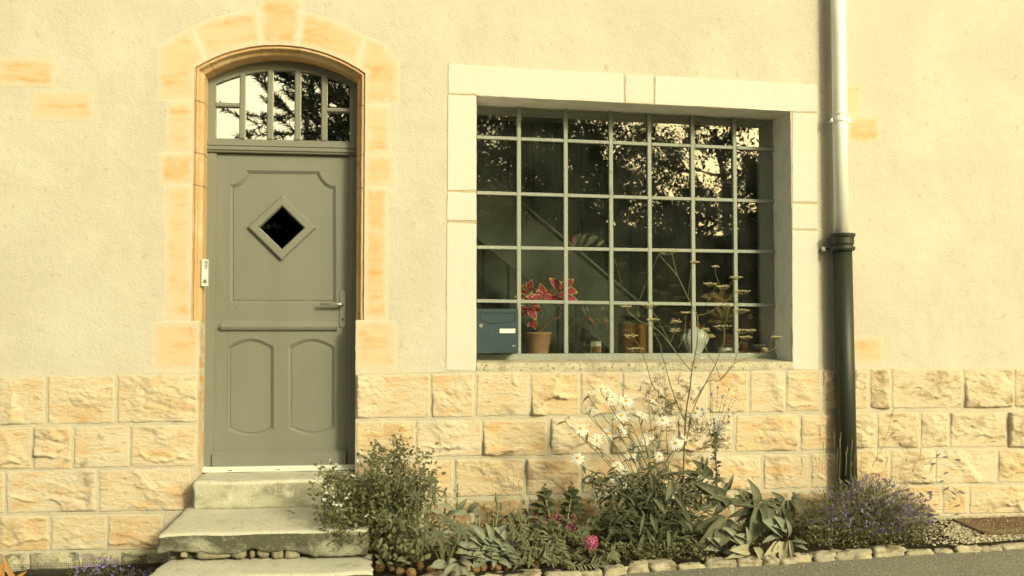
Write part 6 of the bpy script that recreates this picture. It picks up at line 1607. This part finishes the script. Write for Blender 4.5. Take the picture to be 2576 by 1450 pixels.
# lobelia and orange leaves at lower left
lob = thing('lobelia', 'small lobelia with violet-blue flowers at the foot of the wall, left of the steps', 'lobelia', (W(260,1440,-.35).x, -.35, gz(-1.9)+.01))
Ms = []
for i in range(700): Ms.append(frame(W(rnd(170,400)+0, rnd(1432,1462), rnd(-.5,-.25)), rdir(.8), rdir(), rnd(.010,.018)))
join('foliage', leaf_mesh('leaf', 1, .4, .4, .3, 'lance', L_stemdark, 3), Ms, lob)
vio = leaf_mesh('petal', 1, .8, .5, .2, 'round', leafmat('violet_petal', (.24,.17,.50), (.42,.32,.66), .7), 3)
for i in range(75):
    x, y = rnd(180,385), 1418+abs(random.gauss(0,14)); y += abs(x-270)*.10
    if i < 18: x, y = rnd(180,290), rnd(1395,1420)
    p = W(x, y, rnd(-.42,-.28)); m = MB()
    for k in range(3): M = frame(p, Vector((rnd(-1,1), -.5, rnd(-1,1))), (0,-1,.4), .011); m.add([M@v_.co for v_ in vio.vertices], [tuple(q.vertices) for q in vio.polygons])
    m.obj('flower', vio.materials[0], lob)
m = MB()
for i in range(26): x = rnd(190,380); m.tube([W(x, 1450, -.33), W(x+rnd(-10,10), rnd(1398,1425), -.33)], .0008, 3, cap=False)
m.obj('stems', L_stemdark, lob)
ol = thing('orange_leaved_plant', 'orange-yellow strap leaves at the lower left corner', 'plant', (W(-10,1440,-.35).x, -.35, gz(-2.5)+.01))
OL = leaf_mesh('leaf', 1, .2, .5, .4, 'lance', L_orange, 6)
for a, b_, w_ in (((30,1460),(8,1400),.18),((10,1450),(-20,1400),.3),((45,1470),(14,1425),.25),((-10,1470),(10,1410),.2),((30,1466),(60,1440),.3)):
    A = W(*a, -.35); B = W(*b_, -.37); inst('leaf', OL, frame(A, B-A, (.2,-1,.4), (B-A).length*1.1, (B-A).length*w_/.2), ol)
# low crossed wire netting behind the lobelia
nt_ = MB()
net = thing('plastic_netting', 'low dark plastic netting with pale knots at the wall foot, far left', 'netting', (W(150,1440,-.16).x, -.16, gz(-2.1)))
for i in range(34):
    x = 40+i*9.5; p = W(x, 1423-i*.35, -.16); nt_.lathe(p, [(0,-.006),(.0055,0),(0,.006)], 6)
nt_.obj('knots', MAT('pale_knot', (.30,.27,.25)), net, kind='stuff')
nt_ = MB()
for i in range(70): x = 36+i*4.7; y = 1421-i*.17; nt_.tube([W(x, y, -.158), W(x, y+30, -.17)], .0012, 3, cap=False)
for j in range(6): nt_.tube([W(30, 1421+j*6, -.158), W(366, 1411+j*6, -.158)], .0012, 3, cap=False)
nt_.obj('mesh', M_darkplastic, net, kind='stuff')

# ------------------------------------------------------------------ trees across the street (seen in the window panes)
def branch(m, p, d, L, r_, depth, out_, droop=0, spread=.7, kids=4):
    n = 4; P = [p]; q = p.copy(); dd = d.copy()
    for i in range(n): dd = (dd+rdir()*.16+Vector((0,0,-droop*.08))).normalized(); q = q+dd*(L/n); P.append(q.copy())
    m.tube(P, [r_*(1-.55*i/n) for i in range(n+1)], 6 if r_ > .02 else 4, cap=False)
    if depth == 0: out_.append((P, dd)); return
    for k in range(kids):
        t = .35+.65*(k+rnd(0,.6))/kids; i = min(n-1, int(t*n)); a = P[i].lerp(P[i+1], t*n-i) if i < n else P[-1]
        branch(m, a, (dd+rdir(.1)*spread*1.3).normalized(), L*rnd(.5,.72), r_*.5, depth-1, out_, droop, spread, kids)
def leafy(label, X, Y, h, r_, seed, nleaf, kids=5, fill=0):
    random.seed(seed); t = thing('broadleaf_tree', label, 'tree', (X, Y, gz(X)-.1), 'leafy trees across the street')
    m = MB(); tw = []; base = Vector((X, Y, gz(X)-.1)); P = curve([base, base+Vector((rnd(-.2,.2),0,h*.25)), base+Vector((rnd(-.3,.3),0,h*.5)), base+Vector((rnd(-.4,.4),0,h*.8))], 4)
    m.tube(P, [.17*(1-.7*i/len(P)) for i in range(len(P))], 10)
    for k in range(15):
        i = 2+int(k*(len(P)-3)/15); a = k*2.4+rnd(-.3,.3); branch(m, P[i], Vector((math.cos(a), math.sin(a), .45)).normalized(), r_*rnd(.7,.95)*(1-.35*(i/len(P))), .05, 2, tw, .2, .8, kids)
    m.obj('trunk', M_bark, t, smooth=True)
    LFm = leaf_mesh('leaf', 1, .6, .5, .2, 'ovate', L_tree, 2); Ms = []
    for j in range(nleaf):
        P_, d_ = random.choice(tw); i = random.randrange(1, 5); Ms.append(frame(P_[i]+rdir()*rnd(0,.22), rdir(-.2), rdir(.8), rnd(.06,.11)))
    for j in range(fill):
        a = rnd(0,6.28); q = random.random()**.4; ph = math.acos(rnd(-1,1)); c3 = Vector((math.cos(a)*math.sin(ph)*r_*1.15, math.sin(a)*math.sin(ph)*r_*.8, math.cos(ph)*h*.36))*q
        if noise.noise(c3*1.1+Vector((seed,0,0))) > -.18: Ms.append(frame(Vector((X, Y, h*.56))+c3, rdir(-.2), rdir(.8), rnd(.09,.16)))
    join('crown', LFm, Ms, t)
leafy('dense leafy tree across the street reflected in the left of the big window', 2.6, -19, 8.8, 3.4, 41, 36000, 6, 34000)
leafy('leafy tree across the street reflected in the middle of the big window', 5.6, -20, 8.6, 2.6, 42, 36000, 6, 20000)
leafy('loose leafy tree with sky gaps reflected in the right of the big window', 9.3, -19.5, 8.4, 2.4, 43, 36000, 5, 5000)
# hedge added opposite to keep the low window reflections dark
hd_ = thing('hedge', 'long dark hedge added across the street to darken the low window reflections', 'hedge', (3, -22, 0))
Ms = []
for i in range(26000): Ms.append(frame(Vector((rnd(-6,18), -22+rnd(-.5,.7), rnd(.0,4.7+.7*math.sin(i)))), rdir(), rdir(.8)+Vector((0,.5,0)), rnd(.14,.24)))
join('hedge_leaves', leaf_mesh('leaf', 1, .7, .5, .2, 'ovate', L_tree, 2), Ms, hd_)
MB().box(-6, 18, -22.3, -21.9, -.3, 4.3).obj('hedge_core', MAT('hedge_twigs', (.02,.025,.014)), hd_)
# pine seen in the fanlight
random.seed(77)
pn = thing('pine_tree', 'pine tree across the street reflected in the panes over the door', 'pine tree', (.7, -11.5, gz(.7)-.1))
m = MB(); base = Vector((.7, -11.5, -.1)); P = curve([base, base+Vector((-.1,0,3)), base+Vector((-.3,0,6)), base+Vector((-.3,0,8.3))], 4)
m.tube(P, [.20*(1-.75*i/len(P)) for i in range(len(P))], 10)
tw = []
for k in range(44):
    z = 2.2+k*.165; a = math.pi+rnd(-1.4,1.4) if k % 3 else rnd(0,6.3); L_ = rnd(1.5,2.5)*(1-.45*max(0, (z-4))/4)
    branch(m, base+Vector((-.1-.03*z,0,z)), Vector((math.cos(a), math.sin(a)*.7, .12)).normalized(), L_, .03, 2, tw, -.6, .6, 4)
m.obj('trunk', M_bark, pn, smooth=True)
ndl = leaf_mesh('needle', 1, .045, .2, .1, 'needle', L_pine, 1); Ms = []
for P_, d_ in tw:
    for k in range(150):
        i = random.randrange(0, 4); q = P_[i].lerp(P_[i+1], random.random()); dd = (P_[i+1]-P_[i]).normalized(); Ms.append(frame(q, dd+rdir()*.9, rdir(), rnd(.09,.15), .42))
random.shuffle(Ms); join('needles', ndl, Ms[:110000], pn)
print('objects', len(bpy.data.objects))
